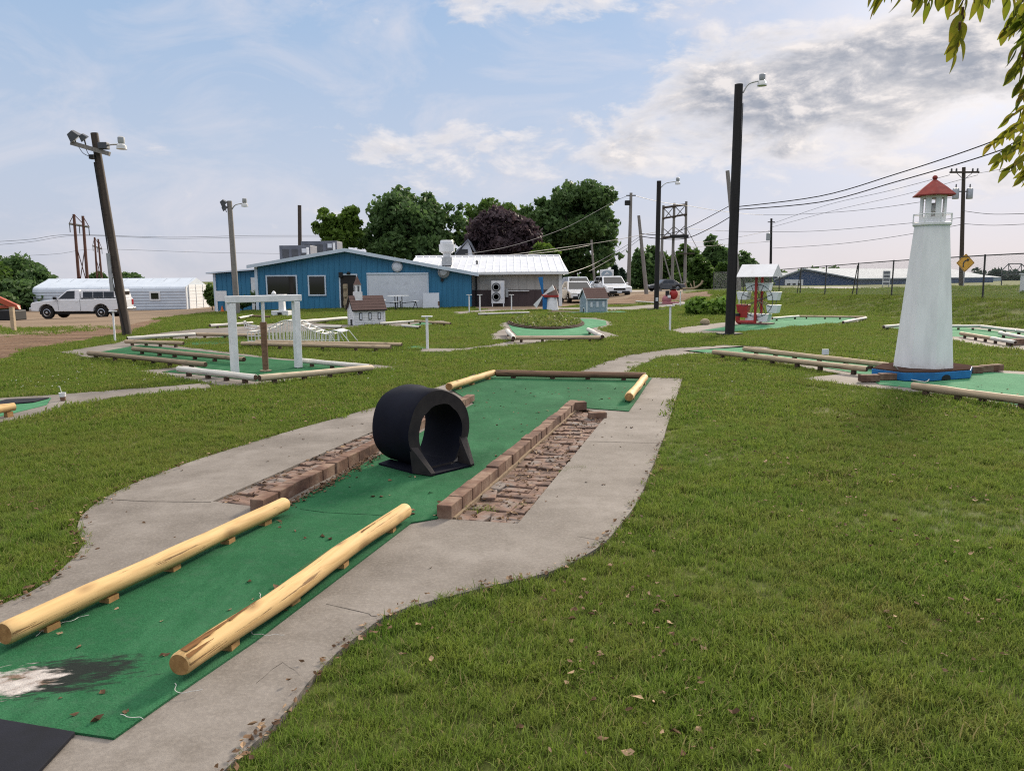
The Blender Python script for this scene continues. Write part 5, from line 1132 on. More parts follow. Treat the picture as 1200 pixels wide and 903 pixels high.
m=MB(); c=P(796,277,94.5)-B; m.box(c,(2.2,.5,.4)); m.build('switchgear',BLACKM,t,bevel=.05); m=MB(); e=P(804,297,94.6)-B; m.box(e,(2.0,.15,.15)); m.build('lower_crossarm',W_POLE,t)
# wires
def wire(pts,r,label,mat=GWIRE,sag=.0,group='overhead wires'):
    W=[P(a,b,d) for a,b,d in pts]; o=MB().tube(smooth_loop(W,6,False),r,4,caps=False).build('overhead_wire',mat,origin=W[0]); tag(o,label,'wire',group); return o
wire([(1270,121,34),(1152,170,44),(1050,204,52),(960,230,58),(858,243,64)],.036,'upper thick black cable running to the thick dark light pole',CABLE)
wire([(1270,140,34),(1152,183,44),(1050,213,52),(960,237,58),(858,246,64)],.036,'lower thick black cable below its twin near the leaves',CABLE)
wire([(857,240,64),(835,252,67),(805,267,70),(778,275,72),(751,274,74)],.032,'upper cable between leaning grey pole and thick dark light pole',CABLE)
wire([(859,252,64),(835,266,67),(805,279,70),(778,280,72),(751,277,74)],.036,'lower cable between leaning grey pole and thick dark light pole',CABLE)
wire([(750,277,74),(735,287,72),(715,299,70),(690,312,66),(660,322,56)],.022,'upper cable dropping left from the leaning grey pole')
wire([(750,280,74),(735,291,72),(715,304,70),(690,318,66)],.022,'lower cable dropping left from the leaning grey pole')
wire([(739,228,76),(720,236,75),(700,247,72),(660,268,66),(600,288,58),(545,298,52)],.018,'thin wire from the tall straight pole to the roof')
wire([(768,272,72),(716,282,66),(660,290,60),(610,297,54),(575,301,51)],.020,'grey service cable crossing the big round tree')
wire([(693,287,72),(660,293,64),(620,298,56),(590,302,51)],.016,'service wire from the short thin pole to the roof')
wire([(739,228,76),(775,237,84),(805,241,92),(850,248,100),(905,252,112),(1000,247,95),(1118,231,70)],.024,'long wire from the tall straight pole past the lighthouse')
wire([(1113,205,70),(1040,224,86),(970,240,100),(905,262,112)],.022,'upper thin wire right of the far dark pole')
wire([(1146,205,70),(1060,228,88),(980,246,102),(905,266,112)],.020,'second thin wire right of the far dark pole')
wire([(903,270,112),(870,277,105),(830,283,100),(806,284,95)],.022,'thin wire left of the far dark transformer pole')
wire([(903,283,112),(860,286,104),(806,290,95)],.020,'lower thin wire left of the far dark transformer pole')
wire([(1127,263,70),(1050,277,86),(980,286,98),(903,291,112)],.024,'low wire sloping from the transformer pole past lighthouse lantern')
wire([(1127,255,70),(1050,263,80),(950,271,96),(860,271,104),(806,268,95)],.022,'middle wire behind the lighthouse lantern')
wire([(1128,247,70),(1165,251,64),(1230,249,56)],.022,'wire leaving the transformer pole to the right edge')
wire([(1128,262,70),(1165,264,64),(1230,261,56)],.020,'lower wire leaving transformer pole to the right edge')
wire([(1146,203,70),(1180,197,60),(1240,183,50)],.018,'thin wire from the crossarm up to the right edge')
wire([(-60,286,130),(30,281,130),(83,275,130),(200,278,140),(300,276,150),(400,276,160)],.030,'far transmission wire above the shed and left wing')
wire([(-60,291,130),(30,284,130),(92,276,130),(200,279.5,140),(300,278,150),(400,278,160)],.026,'second far transmission wire just under the first')
wire([(-60,303,215),(60,298,215),(115,292,215),(250,296,225),(400,298,240)],.034,'lowest far transmission wire above the low blue wing')
# ---------------------------------------------------------------- chain-link fence on the bank
def fence():
    X=18.0; ys=[17,20.5,24,29.5,36.6,40.3,44.4,48.2,52,60,69]; t=thing('chain_link_fence','chain link fence along the grassy road bank','fence',(X,40,H(X,40))); hh=1.66
    top=[]
    for i,y in enumerate(ys):
        b=Vector((X,y,H(X,y)-.1)); MB().tube([b,b+Vector((random.uniform(-.03,.03),random.uniform(-.03,.03),hh+.12))],.034,7).build('post',FENCEM,t,world=True); top.append(b+Vector((0,0,hh+.08)))
        if i in (5,7): MB().tube([b+Vector((0,.55,0)),b+Vector((0,.05,hh))],.026,6).build('brace',FENCEM,t,world=True)
    MB().tube(top,.024,6).build('top_rail',FENCEM,t,world=True)
    m=MB()
    for i in range(len(ys)-1):
        y0,y1=ys[i],ys[i+1]; st=.075 if y0<40 else .15; k=int((y1-y0+hh)/st); rr=.0019 if y0<40 else .0022
        for sgn in (1,-1):
            for q in range(k):
                a=y0-(hh if sgn>0 else 0)+q*st; 
                s0,s1=max(0,(y0-a)/hh) if sgn>0 else max(0,(a-y1)/hh), min(1,(y1-a)/hh) if sgn>0 else min(1,(a-y0)/hh)
                if s1-s0<.02: continue
                pt=[]
                for s in (s0,s1):
                    y=a+sgn*s*hh; f_=(y-y0)/(y1-y0); zb=top[i].z+(top[i+1].z-top[i].z)*f_-hh; pt.append((X,y,zb+s*hh))
                m.tube(pt,rr,3,caps=False)
    m.build('wire_mesh',GALV,t,world=True)
fence()
# ---------------------------------------------------------------- beyond the road
def barn(label,px0,px1,pyr,pye,dist,dep,wallm,roofm,ridge_px,name='farm_barn',skew=0):
    xl,xr,xm=P(px0,330,dist).x,P(px1,330,dist).x,P(ridge_px,330,dist).x; ze,zr=P(px0,pye,dist).z,P(ridge_px,pyr,dist).z; zb=-1.0
    t=thing(name,label,'barn',((xl+xr)/2,dist,0)); m=MB(); m.prism([(xl,dist,zb),(xr,dist,zb),(xr,dist,ze),(xm,dist,zr),(xl,dist,ze)],(dep*skew,dep,0)); m.build('wall',wallm,t,world=True)
    m=MB()
    for a,b,c,d in ((xl-.5,ze-.15,xm,zr),(xr+.5,ze-.15,xm,zr)): m.prism([(a,dist-.5,b+.06),(c,dist-.5,d+.06),(c,dist-.5,d+.28),(a,dist-.5,b+.28)],(dep*skew,dep+1,0))
    m.build('roof',roofm,t,world=True); return t,xl,xr,zb,ze
t,xl,xr,zb,ze=barn('navy blue barn with a white door beyond the road',909,1000,316,327.5,150,40,NAVY,PALEROOF,940,skew=1.3)
a,b=P(919.5,337,149.8),P(941,327.5,149.8); m=MB(); m.box(((a.x+b.x)/2,149.8,(a.z+b.z)/2),(b.x-a.x,.3,b.z-a.z)); dr=m.build('door',WHITE2,t,world=True); m=MB()
for i in range(3): m.box(Vector((a.x+(b.x-a.x)*(.2+.3*i),149.6,a.z+(b.z-a.z)*.45))-Vector(t.location),(.6,.1,.3))
m.build('pane',BLACKM,dr)
barn('lower navy blue barn left of the white doored barn',866,910,321,328,156,30,NAVY,PALEROOF,905,skew=.6)
barn('long pale roofed barn behind the lighthouse',1000,1085,317.5,327,190,50,GREYBLUE,PALEROOF,1010,skew=1.0)
p=GD(1038.5,66); t=thing('roadside_sign','white roadside sign with stacked dark panels beyond the fence','sign',p)
MB().box((0,0,.78),(.62,.06,1.2)).build('board',WHITE,t)
for i in range(4): MB().box((0,-.035,.32+.30*i),(.52,.02,.20)).build('panel',HVACGREY,t)
for x in (-.25,.25): MB().tube([(x,.05,-.3),(x,.05,1.35)],.03,6).build('post',GALV,t)
p=GD(1130.5,52); t=thing('curve_sign','yellow diamond road sign with a black right curving arrow','road sign',p); zc_=P(1131.5,308,52).z-p.z; xo=P(1131.5,308,52).x-p.x
def rounded_diamond(s): 
    pts=[]; r_=.06*s
    for i in range(4):
        a=PI/2*i; c=Vector((math.cos(a)*(s-.08*s),0,math.sin(a)*(s-.08*s)))
        for k in (-1,-.33,.33,1): w=a+k*PI/4; pts.append(c+Vector((math.cos(w)*.08*s,0,math.sin(w)*.08*s)))
    return pts
cc=Vector((xo,0,zc_)); s_=.60
MB().prism([cc+q for q in rounded_diamond(s_)],(0,.02,0)).build('plate',YELLOW,t)
m=MB(); ring=rounded_diamond(s_*.93); ring2=rounded_diamond(s_*.88); n=len(ring); off=Vector((0,-.004,0)); m.add([cc+q+off for q in ring]+[cc+q+off for q in ring2],[(i,(i+1)%n,n+(i+1)%n,n+i) for i in range(n)]); m.build('border',BLACKM,t)
path_=[(-.14,-.30),(-.14,-.08),(-.10,.06),(.0,.14),(.12,.19)]; m=MB(); L_=smooth_loop([Vector((x,0,z)) for x,z in path_],5,False); wv=.045
for i in range(len(L_)-1):
    q0,q1=L_[i],L_[i+1]; d0=(L_[min(i+1,len(L_)-1)]-L_[max(i-1,0)]).normalized(); d1=(L_[min(i+2,len(L_)-1)]-L_[i]).normalized(); n0,n1=Vector((-d0.z,0,d0.x))*wv,Vector((-d1.z,0,d1.x))*wv
    m.add([cc+off+q0-n0,cc+off+q1-n1,cc+off+q1+n1,cc+off+q0+n0],[(0,1,2,3)])
m.add([cc+off+Vector(q) for q in ((.06,0,.31),(.26,0,.24),(.14,0,.05))],[(0,1,2)]); m.build('arrow',BLACKM,t)
MB().tube([(xo,.05,-.2),(xo,.05,zc_+.2)],.035,6).build('post',GALV,t)
p=GD(711,66); t=thing('emblem_sign','white sign board with a grey oval emblem behind the minivan','sign',p); zc_=P(711,322.5,66).z-p.z
MB().box((0,0,zc_),(1.15,.12,.95)).build('board',WHITE,t,bevel=.02); MB().lathe([(.36,0),(.36,.05),(.2,.06)],(0,0,.0),16,rot=None); m=MB(); pts=[(.46*math.cos(2*PI*i/20),-.075,zc_+.10+.30*math.sin(2*PI*i/20)) for i in range(20)]; m.prism(pts,(0,-.012,0)); e=m.build('emblem',GREYBLUE,t)
m=MB(); m.prism([(-.24,-.09,zc_+.02),(.0,-.09,zc_+.30),(.26,-.09,zc_+.04),(.05,-.09,zc_+.12)],(0,-.01,0)); m.build('emblem_shape',WHITE,e); m=MB(); m.box((0,-.075,zc_-.28),(.86,.02,.16)); m.build('caption_bar',DKGREY,t); m=MB(); m.box((0,.02,zc_/2-.3),(.9,.12,zc_+.2)); m.build('stand',BLACKM,t)
p=GD(1201,31); t=thing('white_bollard','pale blue white post standing at the right edge','post',p); MB().box((0,0,.3),(.24,.24,.75)).build('post',WHITE2,t,bevel=.02); MB().box((0,0,.69),(.3,.3,.05)).build('cap',WHITE2,t)
t=thing('irrigation_gantry','thin steel truss gantry far off at the right edge','gantry',GD(1185,95)); B=Vector(t.location); m=MB(); tp=[P(1173,318,95)-B,P(1182,309,95)-B,P(1197,309,95)-B,P(1206,318,95)-B]
m.tube(tp,.06,4); m.tube([P(1173,322,95)-B,P(1206,321,95)-B],.06,4); m.tube([tp[1],P(1182,322,95)-B],.05,4); m.tube([tp[2],P(1197,322,95)-B],.05,4); m.tube([tp[1],P(1190,322,95)-B,tp[2]],.05,4); m.build('truss',DKGREY,t)
for px in (1174,1205): m=MB(); m.tube([GD(px,95)-B,P(px,318,95)-B],.07,5); m.build('leg',DKGREY,t)
t=thing('bleached_branch','pale curved bleached branch lying beside the road','branch',GD(812,66)); B=Vector(t.location); m=MB()
m.tube(smooth_loop([P(800,338,66)-B,P(813,337.5,66)-B,P(821,333,66)-B,P(823.5,328.5,66)-B],5,False),[.09]*16,6) 
for a,b in (((805,337),(803,331)),((811,337),(809,332)),((814,337),(813,329))): m.tube([P(*a,66)-B,P(*b,66)-B],.05,5)
m.build('limbs',STONE,t,smooth=True)
t=thing('grey_house','pale blue grey gabled house behind the clubhouse trees','house',GD(544,66)); B=Vector(t.location); a,b=P(536,300,66)-B,P(553,285,66)-B
m=MB(); m.prism([(a.x,0,-.2),(b.x,0,-.2),(b.x,0,b.z-.7),((a.x+b.x)/2+.3,0,b.z+.2),(a.x,0,b.z-.9)],(0,8,0)); m.build('wall',PANEL,t); m=MB(); m.prism([(a.x-.2,-.3,b.z-.95),((a.x+b.x)/2+.3,-.3,b.z+.22),((a.x+b.x)/2+.3,-.3,b.z+.36),(a.x-.2,-.3,b.z-.8)],(0,8.6,0)); m.prism([(b.x+.2,-.3,b.z-.75),((a.x+b.x)/2+.3,-.3,b.z+.22),((a.x+b.x)/2+.3,-.3,b.z+.36),(b.x+.2,-.3,b.z-.6)],(0,8.6,0)); m.build('roof',HVACGREY,t)
m=MB(); m.box((P(542,296,66).x-B.x,-.03,P(542,297,66).z-B.z),(.9,.06,.7)); m.build('window',GLASSD,t)
# ================================================================ TREES AND SHRUBS
def leaves_mesh(name, pts, size, mats, parent, jitter=.5, elong=1.5, mat_idx=None):
    """many small folded leaf sprays, one mesh"""
    n=len(pts); pts=np.array(pts); q=rng.normal(size=(n,3)); q/=np.linalg.norm(q,axis=1)[:,None]+1e-9; q[:,2]=np.abs(q[:,2])*.8+.15; q/=np.linalg.norm(q,axis=1)[:,None]
    a=np.cross(q,rng.normal(size=(n,3))); a/=np.linalg.norm(a,axis=1)[:,None]+1e-9; b=np.cross(q,a)
    s=(size*(1+jitter*(rng.random(n)-.5)*2))[:,None]
    V=np.empty((n,6,3)); V[:,0]=pts-a*s*elong*.5; V[:,1]=pts-a*s*.12+b*s*.42-q*s*.12; V[:,2]=pts+a*s*.25+b*s*.34-q*s*.16; V[:,3]=pts+a*s*elong*.5-q*s*.2; V[:,4]=pts+a*s*.2-b*s*.40-q*s*.14; V[:,5]=pts-a*s*.15-b*s*.36-q*s*.10
    V=V-np.array(parent.location)[None,None,:]
    me=bpy.data.meshes.new(name); i=np.arange(n)*6; F=np.stack([np.stack([i,i+1,i+2,i+3],1),np.stack([i,i+3,i+4,i+5],1)],1).reshape(-1,4)
    me.vertices.add(n*6); me.vertices.foreach_set('co',V.ravel()); me.loops.add(len(F)*4); me.loops.foreach_set('vertex_index',F.ravel()); me.polygons.add(len(F)); me.polygons.foreach_set('loop_start',np.arange(len(F))*4); me.polygons.foreach_set('loop_total',np.full(len(F),4))
    for m in (mats if isinstance(mats,(list,tuple)) else [mats]): me.materials.append(m)
    if mat_idx is not None: me.polygons.foreach_set('material_index',np.repeat(mat_idx,2))
    me.update(); me.validate(); o=bpy.data.objects.new(name,me); COL.objects.link(o); o.parent=parent; return o
def crown_points(blobs, n, sub=.24, gap=.0):
    sub*=1.08
    out=[]; vol=[b[3]*b[4]*b[5] for b in blobs]; T=sum(vol); cl=[]
    for b,v in zip(blobs,vol):
        c=np.array(b[:3]); r=np.array(b[3:6]); k=max(9,int(90*(v/T)**.7))
        for _ in range(k):
            d=rng.normal(size=3); d/=np.linalg.norm(d); 
            if d[2]<-.5: d[2]*=.5
            f=.55+.42*rng.random()**.6; cl.append((c+d*r*f, r.mean()*sub*(.65+.8*rng.random()), v/k))
    w=np.array([q[1]**2 for q in cl]); w/=w.sum(); cnt=rng.multinomial(n,w)
    for (c,r,_),k in zip(cl,cnt):
        d=rng.normal(size=(k,3)); d/=np.linalg.norm(d,axis=1)[:,None]+1e-9; f=rng.random(k)**.42
        out.append(c+d*(f*r)[:,None]*np.array([1.15,1.15,.85]))
    o_=np.concatenate(out); q_=rng.random(len(o_))<.06; o_[q_]+=rng.normal(0,1,(q_.sum(),3))*np.array(blobs[0][3:6])*.07; return o_
def tree(name,label,cat,group,base,blobs,n,size,mat,trunk=(.3,.5),limbs=6,sub=.26,accent=None):
    t=thing(name,label,cat,base,0,group); base=Vector(base); pts=crown_points(blobs,n,sub); idx=None; mats=mat
    if accent: mats=[mat,accent[0]]; idx=accent[1](pts)
    leaves_mesh('crown',pts,size,mats,t,mat_idx=idx)
    b0=blobs[0]; c=Vector(b0[:3])-base; m=MB(); r=trunk[0]
    mid=Vector((c.x*.35,c.y*.35,c.z*.45)); m.tube(smooth_loop([Vector((0,0,-.3)),Vector((c.x*.1,c.y*.1,c.z*.25)),mid,c],3,False),[r*1.25-r*.95*i/9 for i in range(10)],8)
    rd_=random.Random(int(n)); 
    for b in blobs+[blobs[rd_.randrange(len(blobs))] for _ in range(limbs)]:
        e=Vector(b[:3])-base+Vector((rd_.uniform(-.6,.6)*b[3],rd_.uniform(-.6,.6)*b[4],rd_.uniform(-.1,.7)*b[5])); s=mid.lerp(c,rd_.uniform(0,.4)); m.tube(smooth_loop([s,s.lerp(e,.5)+Vector((0,0,-.05*b[5])),e],3,False),[r*.42-r*.36*i/6 for i in range(7)],5)
    m.build('trunk',BARK,t,smooth=True); return t
def bl(px,py,rx,ry,d,rd=None):
    c=P(px,py,d); k=d/900; return (c.x,c.y,c.z,rx*k,(rd or rx)*k,ry*k)
GT='trees behind the clubhouse'
d=76; tree('tree','slim pale green tree pair at the left end behind clubhouse','tree',GT,GD(397,d),[bl(410,266,13,24,d),bl(383,266,13,20,d),bl(399,280,18,14,d)],5200,.30,L_PALE,(.22,1),sub=.30)
d=80; tree('tree','large dark green rounded tree left of the purple tree','tree',GT,GD(482,d),[bl(482,262,42,40,d),bl(445,276,28,26,d),bl(522,272,30,28,d),bl(490,240,22,18,d),bl(462,245,16,16,d),bl(530,250,14,16,d),bl(482,290,58,16,d)],22000,.34,L_DARK,(.45,1))
d=90; tree('tree','green tree whose top shows over the purple tree','tree',GT,GD(580,d),[bl(580,262,32,24,d),bl(605,266,22,22,d),bl(556,260,18,20,d)],8000,.36,L_MID,(.4,1))
d=72; tree('purple_tree','dark purple leaved tree above the annex roof','tree',GT,GD(588,d),[bl(588,272,34,27,d),bl(565,284,20,20,d),bl(612,284,24,22,d),bl(590,292,38,14,d)],13000,.30,L_PURPLE,(.3,1))
d=84; tree('tree','biggest green tree right of the annex with low hanging boughs','tree',GT,GD(672,d),[bl(668,260,44,42,d),bl(640,246,26,24,d),bl(690,246,32,30,d),bl(664,228,24,16,d),bl(706,276,20,26,d),bl(650,290,40,28,d),bl(682,300,36,26,d),bl(712,300,14,12,d),bl(665,322,32,12,d),bl(700,322,14,6,d)],26000,.34,L_DARK,(.5,1))
d=68; tree('tree','small yellow green tree peeking over the annex roof end','tree',GT,GD(640,d),[bl(638,294,10,9,d),bl(630,300,8,8,d),bl(648,299,8,7,d)],700,.34,L_PALE,(.12,1))
d=92; tree('shrub','round green bush left behind the parked cars','shrub','shrubs behind the car park',GD(655,d),[bl(650,330,24,10,d),bl(672,331,14,9,d)],1600,.5,L_DARK,(.1,1))
GF='trees along the far side of the road'
for i,(px,py,rx,ry,d,mt_,lab) in enumerate([(752,312,10,24,118,L_DARK,'dark tree behind the leaning grey pole'),(768,310,12,26,126,L_DARK,'dark tree just left of the three pole frame'),(786,316,13,24,120,L_MID,'mid green tree behind the middle frame pole'),(806,311,13,28,116,L_MID,'tall mid green tree right of the three pole frame'),(822,318,12,22,112,L_MID,'green tree left of the dead topped tree'),(838,303,13,30,124,L_DARK,'tallest dark tree just left of thick dark light pole'),(850,322,10,18,108,L_MID,'low green tree next to thick dark light pole'),(872,314,11,22,130,L_DARK,'dark tree right of thick dark light pole'),(888,322,12,15,150,L_MID,'rounded green tree above the Ferris wheel roof'),(908,324,13,13,175,L_MID,'distant pale green tree behind the navy barns'),(958,323,24,9,200,L_MID,'distant low tree behind the navy barn roof')]):
    k=i*1.7; tree('tree',lab,'tree',GF,GD(px,d),[bl(px,py+6,rx,ry*.72,d),bl(px-rx*.4,py-ry*.35,rx*.62,ry*.5,d),bl(px+rx*.45,py-ry*.1+math.sin(k)*4,rx*.6,ry*.55,d),bl(px,py+ry*.75,rx*1.2,ry*.4,d)],3600,.52 if d<140 else .75,mt_,(.25,1),sub=.32)
tree('shrub','rounded green shrub at the foot of the three pole frame','shrub','shrubs behind the car park',GD(793,97),[bl(793,330,10,8,97)],700,.45,L_MID,(.06,1))
for i,(px,top,w,d) in enumerate([(712,318,7,170),(720,312,7,160),(728,316,8,165),(741,310,8,150),(702,322,6,175)]):
    c0=GD(px,d); h=P(px,top,d).z-c0.z; t=thing('conifer',['bluish conifer behind the emblem sign','slim bluish conifer above the minivan','bluish conifer just left of tall straight utility pole','tallest bluish conifer right of tall straight utility pole','farthest left bluish conifer behind the parked cars'][i],'tree',c0,0,'far conifers behind the car park'); pts=[]
    for _ in range(900):
        z=rng.random()**.8; a=rng.random()*6.28; r=(1-z)*w*d/900*1.1*(.5+.5*rng.random())+.1; pts.append((c0.x+r*math.cos(a),c0.y+r*math.sin(a),c0.z+.4+z*(h-.4)-.12*r))
    leaves_mesh('crown',pts,.75,L_BLUE,t); MB().tube([(0,0,-.2),(0,0,h*.9)],[.2,.05],6).build('trunk',BARK,t)
GL='bushy trees left of the metal shed'
for i,(px,py,rx,ry,d,mt_) in enumerate([(18,332,28,30,80,L_DARK),(44,342,20,24,78,L_DARK),(-16,330,26,32,76,L_MID),(6,350,34,18,68,L_DARK),(-60,325,34,36,80,L_DARK)]):
    tree('bushy_tree',['dense dark bushy tree directly left of the metal shed back','lower bushy tree touching the metal shed end','mid green bushy tree at the left edge','low dark bush behind the orange loader','dark bushy tree beyond the left edge'][i],'tree',GL,GD(px,d),[bl(px,py,rx,ry,d),bl(px-rx*.3,py-ry*.3,rx*.6,ry*.55,d),bl(px+rx*.4,py+ry*.1,rx*.6,ry*.6,d)],8000,.30,mt_,(.2,1),sub=.30)
tree('shrub','leafy shrub in front of the low blue wing','shrub','shrubs beside the clubhouse',GD(283,47),[bl(281,355,11,7,47),bl(272,356,8,6,47)],800,.18,L_DARK,(.04,1))
tree('shrub','tall weedy shrub between metal shed and blue wing','shrub','shrubs beside the clubhouse',GD(247,58),[bl(247,346,5,13,58),bl(250,352,6,8,58)],500,.24,L_MID,(.04,1))
tree('shrub','small leafy plant against the white side door','shrub','shrubs beside the clubhouse',GD(298,47.5),[bl(298,349,4,9,47.5)],110,.16,L_DARK,(.03,1),sub=.5)
for i,(px,py,rx,ry,d) in enumerate([(114,325,8,4,240),(150,326,14,3,260),(1150,327,16,8,260),(1172,326,12,9,255),(1195,327,16,8,250),(1085,328,12,7,240),(1230,326,24,10,250)]):
    tree('tree',['tiny far tree under the second transmission tower','low far tree behind the metal shed roof','far tree right of the yellow road sign','far tree under the steel gantry left end','far tree under the steel gantry right end','far tree beside the lighthouse right edge','far tree beyond the right edge'][i],'tree','far trees on the horizon',GD(px,d),[bl(px,py,rx,ry,d),bl(px+rx*.5,py+2,rx*.6,ry*.7,d),bl(px-rx*.5,py+1,rx*.6,ry*.8,d)],700,1.1,L_BLUE if i>1 else L_DARK,(.3,1),sub=.36)
for i,(px,py,rx,ry) in enumerate([(818,359,12,8),(842,360,13,8.5),(829,366,21,4)]):
    tree('shrub',['bright green shrub left of the pair on the lawn','bright green shrub nearer the thick dark light pole','low dark ground shrub joining the bright green pair'][i],'shrub','shrubs left of the thick dark light pole',G(px,369),[bl(px,py,rx,ry,G(px,369).y),bl(px+rx*.5,py-ry*.5,rx*.3,ry*.6,G(px,369).y)],[800,800,700][i],.15,L_BRIGHT if i<2 else L_PALE,(.02,1),sub=.46)
# weeds in the oval planter
def planter():
    c=G(639,378.5); rx=(G(683,379)-G(596,379)).length/2; ry=(G(639,371.5)-G(639,388)).length/2*.9; pts=[]; t=thing('planter_bed','oval planter bed full of tall green and reddish weeds','planter',(c.x,c.y,0))
    m=MB(); ring=[Vector((rx*math.cos(a),ry*math.sin(a),0)) for a in [2*PI*i/40 for i in range(40)]]
    for i in range(40):
        a,b=ring[i],ring[(i+1)%40]; m.box((a+b)/2+Vector((0,0,.035)),((b-a).length*.97,.07,.06),rotz(math.atan2((b-a).y,(b-a).x)))
    m.build('edging',SOIL,t,bevel=.01); m=MB(); m.prism([q*.97+Vector((0,0,.03)) for q in ring],(0,0,.06)); m.build('soil',SOIL,t)
    EXCL.append(np.array([(q.x+c.x,q.y+c.y) for q in ring])); idx=[]
    for _ in range(2600):
        a=rng.random()*6.28; r=rng.random()**.5*.93; x,y=rx*r*math.cos(a),ry*r*math.sin(a); hgt=(.08+.15*rng.random())*(1.1-.6*r)*(1.35 if noise.noise(Vector((x*1.2,y*1.2,3)))>.05 else .7); pts.append((x+c.x,y+c.y,.08+hgt*rng.random()))
    leaves_mesh('weeds',pts,.085,L_WEED,t)
planter()
# hanging foliage of the tree at the photographer's right
def leaflet(V,F,base,dirv,ln,w,nrm,curl):
    a=dirv.normalized(); b=a.cross(nrm).normalized(); n=b.cross(a).normalized(); o=len(V); N=7
    for i in range(N+1):
        s=i/N; ww=w*math.sin(PI*min(1,s*.93+.03))**.8*(1-s*.55)*1.35; c=base+a*(ln*s)+n*(-curl*ln*s*s)
        V+= [c-b*ww*.5+n*(.22*ww), c, c+b*ww*.5+n*(.22*ww)]
    for i in range(N):
        for k in (0,1): F.append((o+i*3+k,o+i*3+k+1,o+i*3+k+4,o+i*3+k+3))
def hanging_tree():
    root=Vector((4.6,2.5,0)); t=thing('leafy_tree','tree at the right whose leafy twigs hang into the sky corner','tree',root); V,F=[],[]; m=MB()
    m.tube(smooth_loop([Vector((0,0,-.2)),Vector((-.05,0,1.3)),Vector((.02,.05,2.6)),Vector((.1,.1,4.4))],4,False),[.21-.012*i for i in range(13)],14)
    br=[]; 
    def limb(pts,r): L=smooth_loop([Vector(q)-root for q in pts],5,False); m.tube(L,[r*(1-.75*i/(len(L)-1)) for i in range(len(L))],7); return L
    limb([(4.6,2.55,2.3),(3.6,2.4,2.95),(2.6,2.2,3.0),(1.7,2.1,2.95)],.06); limb([(4.6,2.55,2.9),(3.6,2.7,3.2),(2.9,2.6,3.0)],.05); limb([(4.6,2.5,2.0),(3.4,3.0,2.6),(2.7,3.2,2.62)],.05); limb([(4.7,2.6,3.3),(5.4,2.2,4.0),(5.9,1.8,4.3)],.07); limb([(4.65,2.6,3.6),(4.6,3.4,4.2),(4.8,4.0,4.6)],.06)
    m.build('trunk',BARK,t,smooth=True)
    rnd=random.Random(4); tw=MB()
    def spray(px0,py0,px1,py1,d,n,ln,w,hang=.7):
        """a twig between two sight points carrying n leaflets"""
        a,b=P(px0,py0,d),P(px1,py1,d*1.02); pts=[a.lerp(b,i/5)+Vector((rnd.uniform(-.008,.008),0,rnd.uniform(-.008,.008))) for i in range(6)]; tw.tube([q-root for q in pts],[.0035-.0004*i for i in range(6)],5)
        for i in range(n):
            s=(i+.6)/n; q=a.lerp(b,s); ax=(b-a).normalized(); side=1 if i%2 else -1; lat=Vector((side*.8,rnd.uniform(-.5,.5),0)); dirv=(ax*.6+lat*.7+Vector((0,0,-hang))).normalized() if i<n-1 else (ax+Vector((rnd.uniform(-.3,.3),0,-.4))).normalized()
            nr=Vector((rnd.uniform(-.7,.7),rnd.uniform(-1,-.2),rnd.uniform(-.2,.9))).normalized(); leaflet(V,F,q-root,dirv,ln*rnd.uniform(.75,1.15),w*rnd.uniform(.75,1.15),nr,rnd.uniform(.05,.4))
    d=2.05
    for a in [(1090,-50,1078,-2,7),(1062,-50,1058,-12,4),(1115,-60,1100,-4,6),(1128,-60,1116,-2,7),(1140,-55,1126,12,7),(1128,10,1122,40,2),(1128,30,1117,64,3),(1145,-70,1146,-2,6),(1050,-30,1034,-4,3),(1040,-40,1026,-6,3),(1190,-55,1182,2,6),(1158,-60,1160,-14,4)]:
        spray(a[0],a[1],a[2],a[3],d+rnd.uniform(-.15,.2),a[4]+1,.056,.021)
    for a in [(1200,-5,1178,38,7),(1215,20,1190,58,7),(1212,40,1186,86,7),(1225,60,1196,100,7),(1230,90,1202,128,8)]: spray(a[0],a[1],a[2],a[3],d+.1+rnd.uniform(-.1,.2),a[4]+1,.048,.020)
    for a in [(1230,110,1188,150,10),(1240,125,1170,182,11),(1245,150,1190,192,11),(1238,175,1200,206,9),(1232,100,1180,140,8)]: spray(a[0],a[1],a[2],a[3],2.9+rnd.uniform(-.2,.3),a[4],.055,.023,.45)
    for a in [(1215,0,1192,30,7),(1222,40,1196,75,7),(1222,80,1194,118,7),(1228,100,1206,150,7),(1172,-50,1150,6,6),(1100,-50,1088,6,6)]: spray(a[0],a[1],a[2],a[3],2.2+rnd.uniform(-.1,.2),a[4]+1,.048,.020)
    d=3.2
    for a in [(1222,120,1160,170,13),(1232,135,1168,190,13),(1236,150,1182,198,13),(1230,165,1195,208,11),(1240,128,1176,160,12),(1245,140,1188,176,12),(1250,160,1204,205,12)]: spray(a[0],a[1],a[2],a[3],d+rnd.uniform(-.25,.3),a[4],.058,.024,.45)
    for _ in range(70):   # the rest of the canopy, above and right of the frame
        px=rnd.uniform(1000,1500); py=rnd.uniform(-420,-70) if px<1215 else rnd.uniform(-420,150); spray(px,py,px+rnd.uniform(-40,-10),py+rnd.uniform(25,60),rnd.uniform(2.0,3.4),9,.10,.034)
    tw.build('twigs',TWIG,t)
    me=bpy.data.meshes.new('foliage'); me.from_pydata([tuple(q) for q in V],[],F); me.materials.append(L_HANG); me.polygons.foreach_set('use_smooth',[True]*len(F)); o=bpy.data.objects.new('foliage',me); COL.objects.link(o); o.parent=t
hanging_tree()
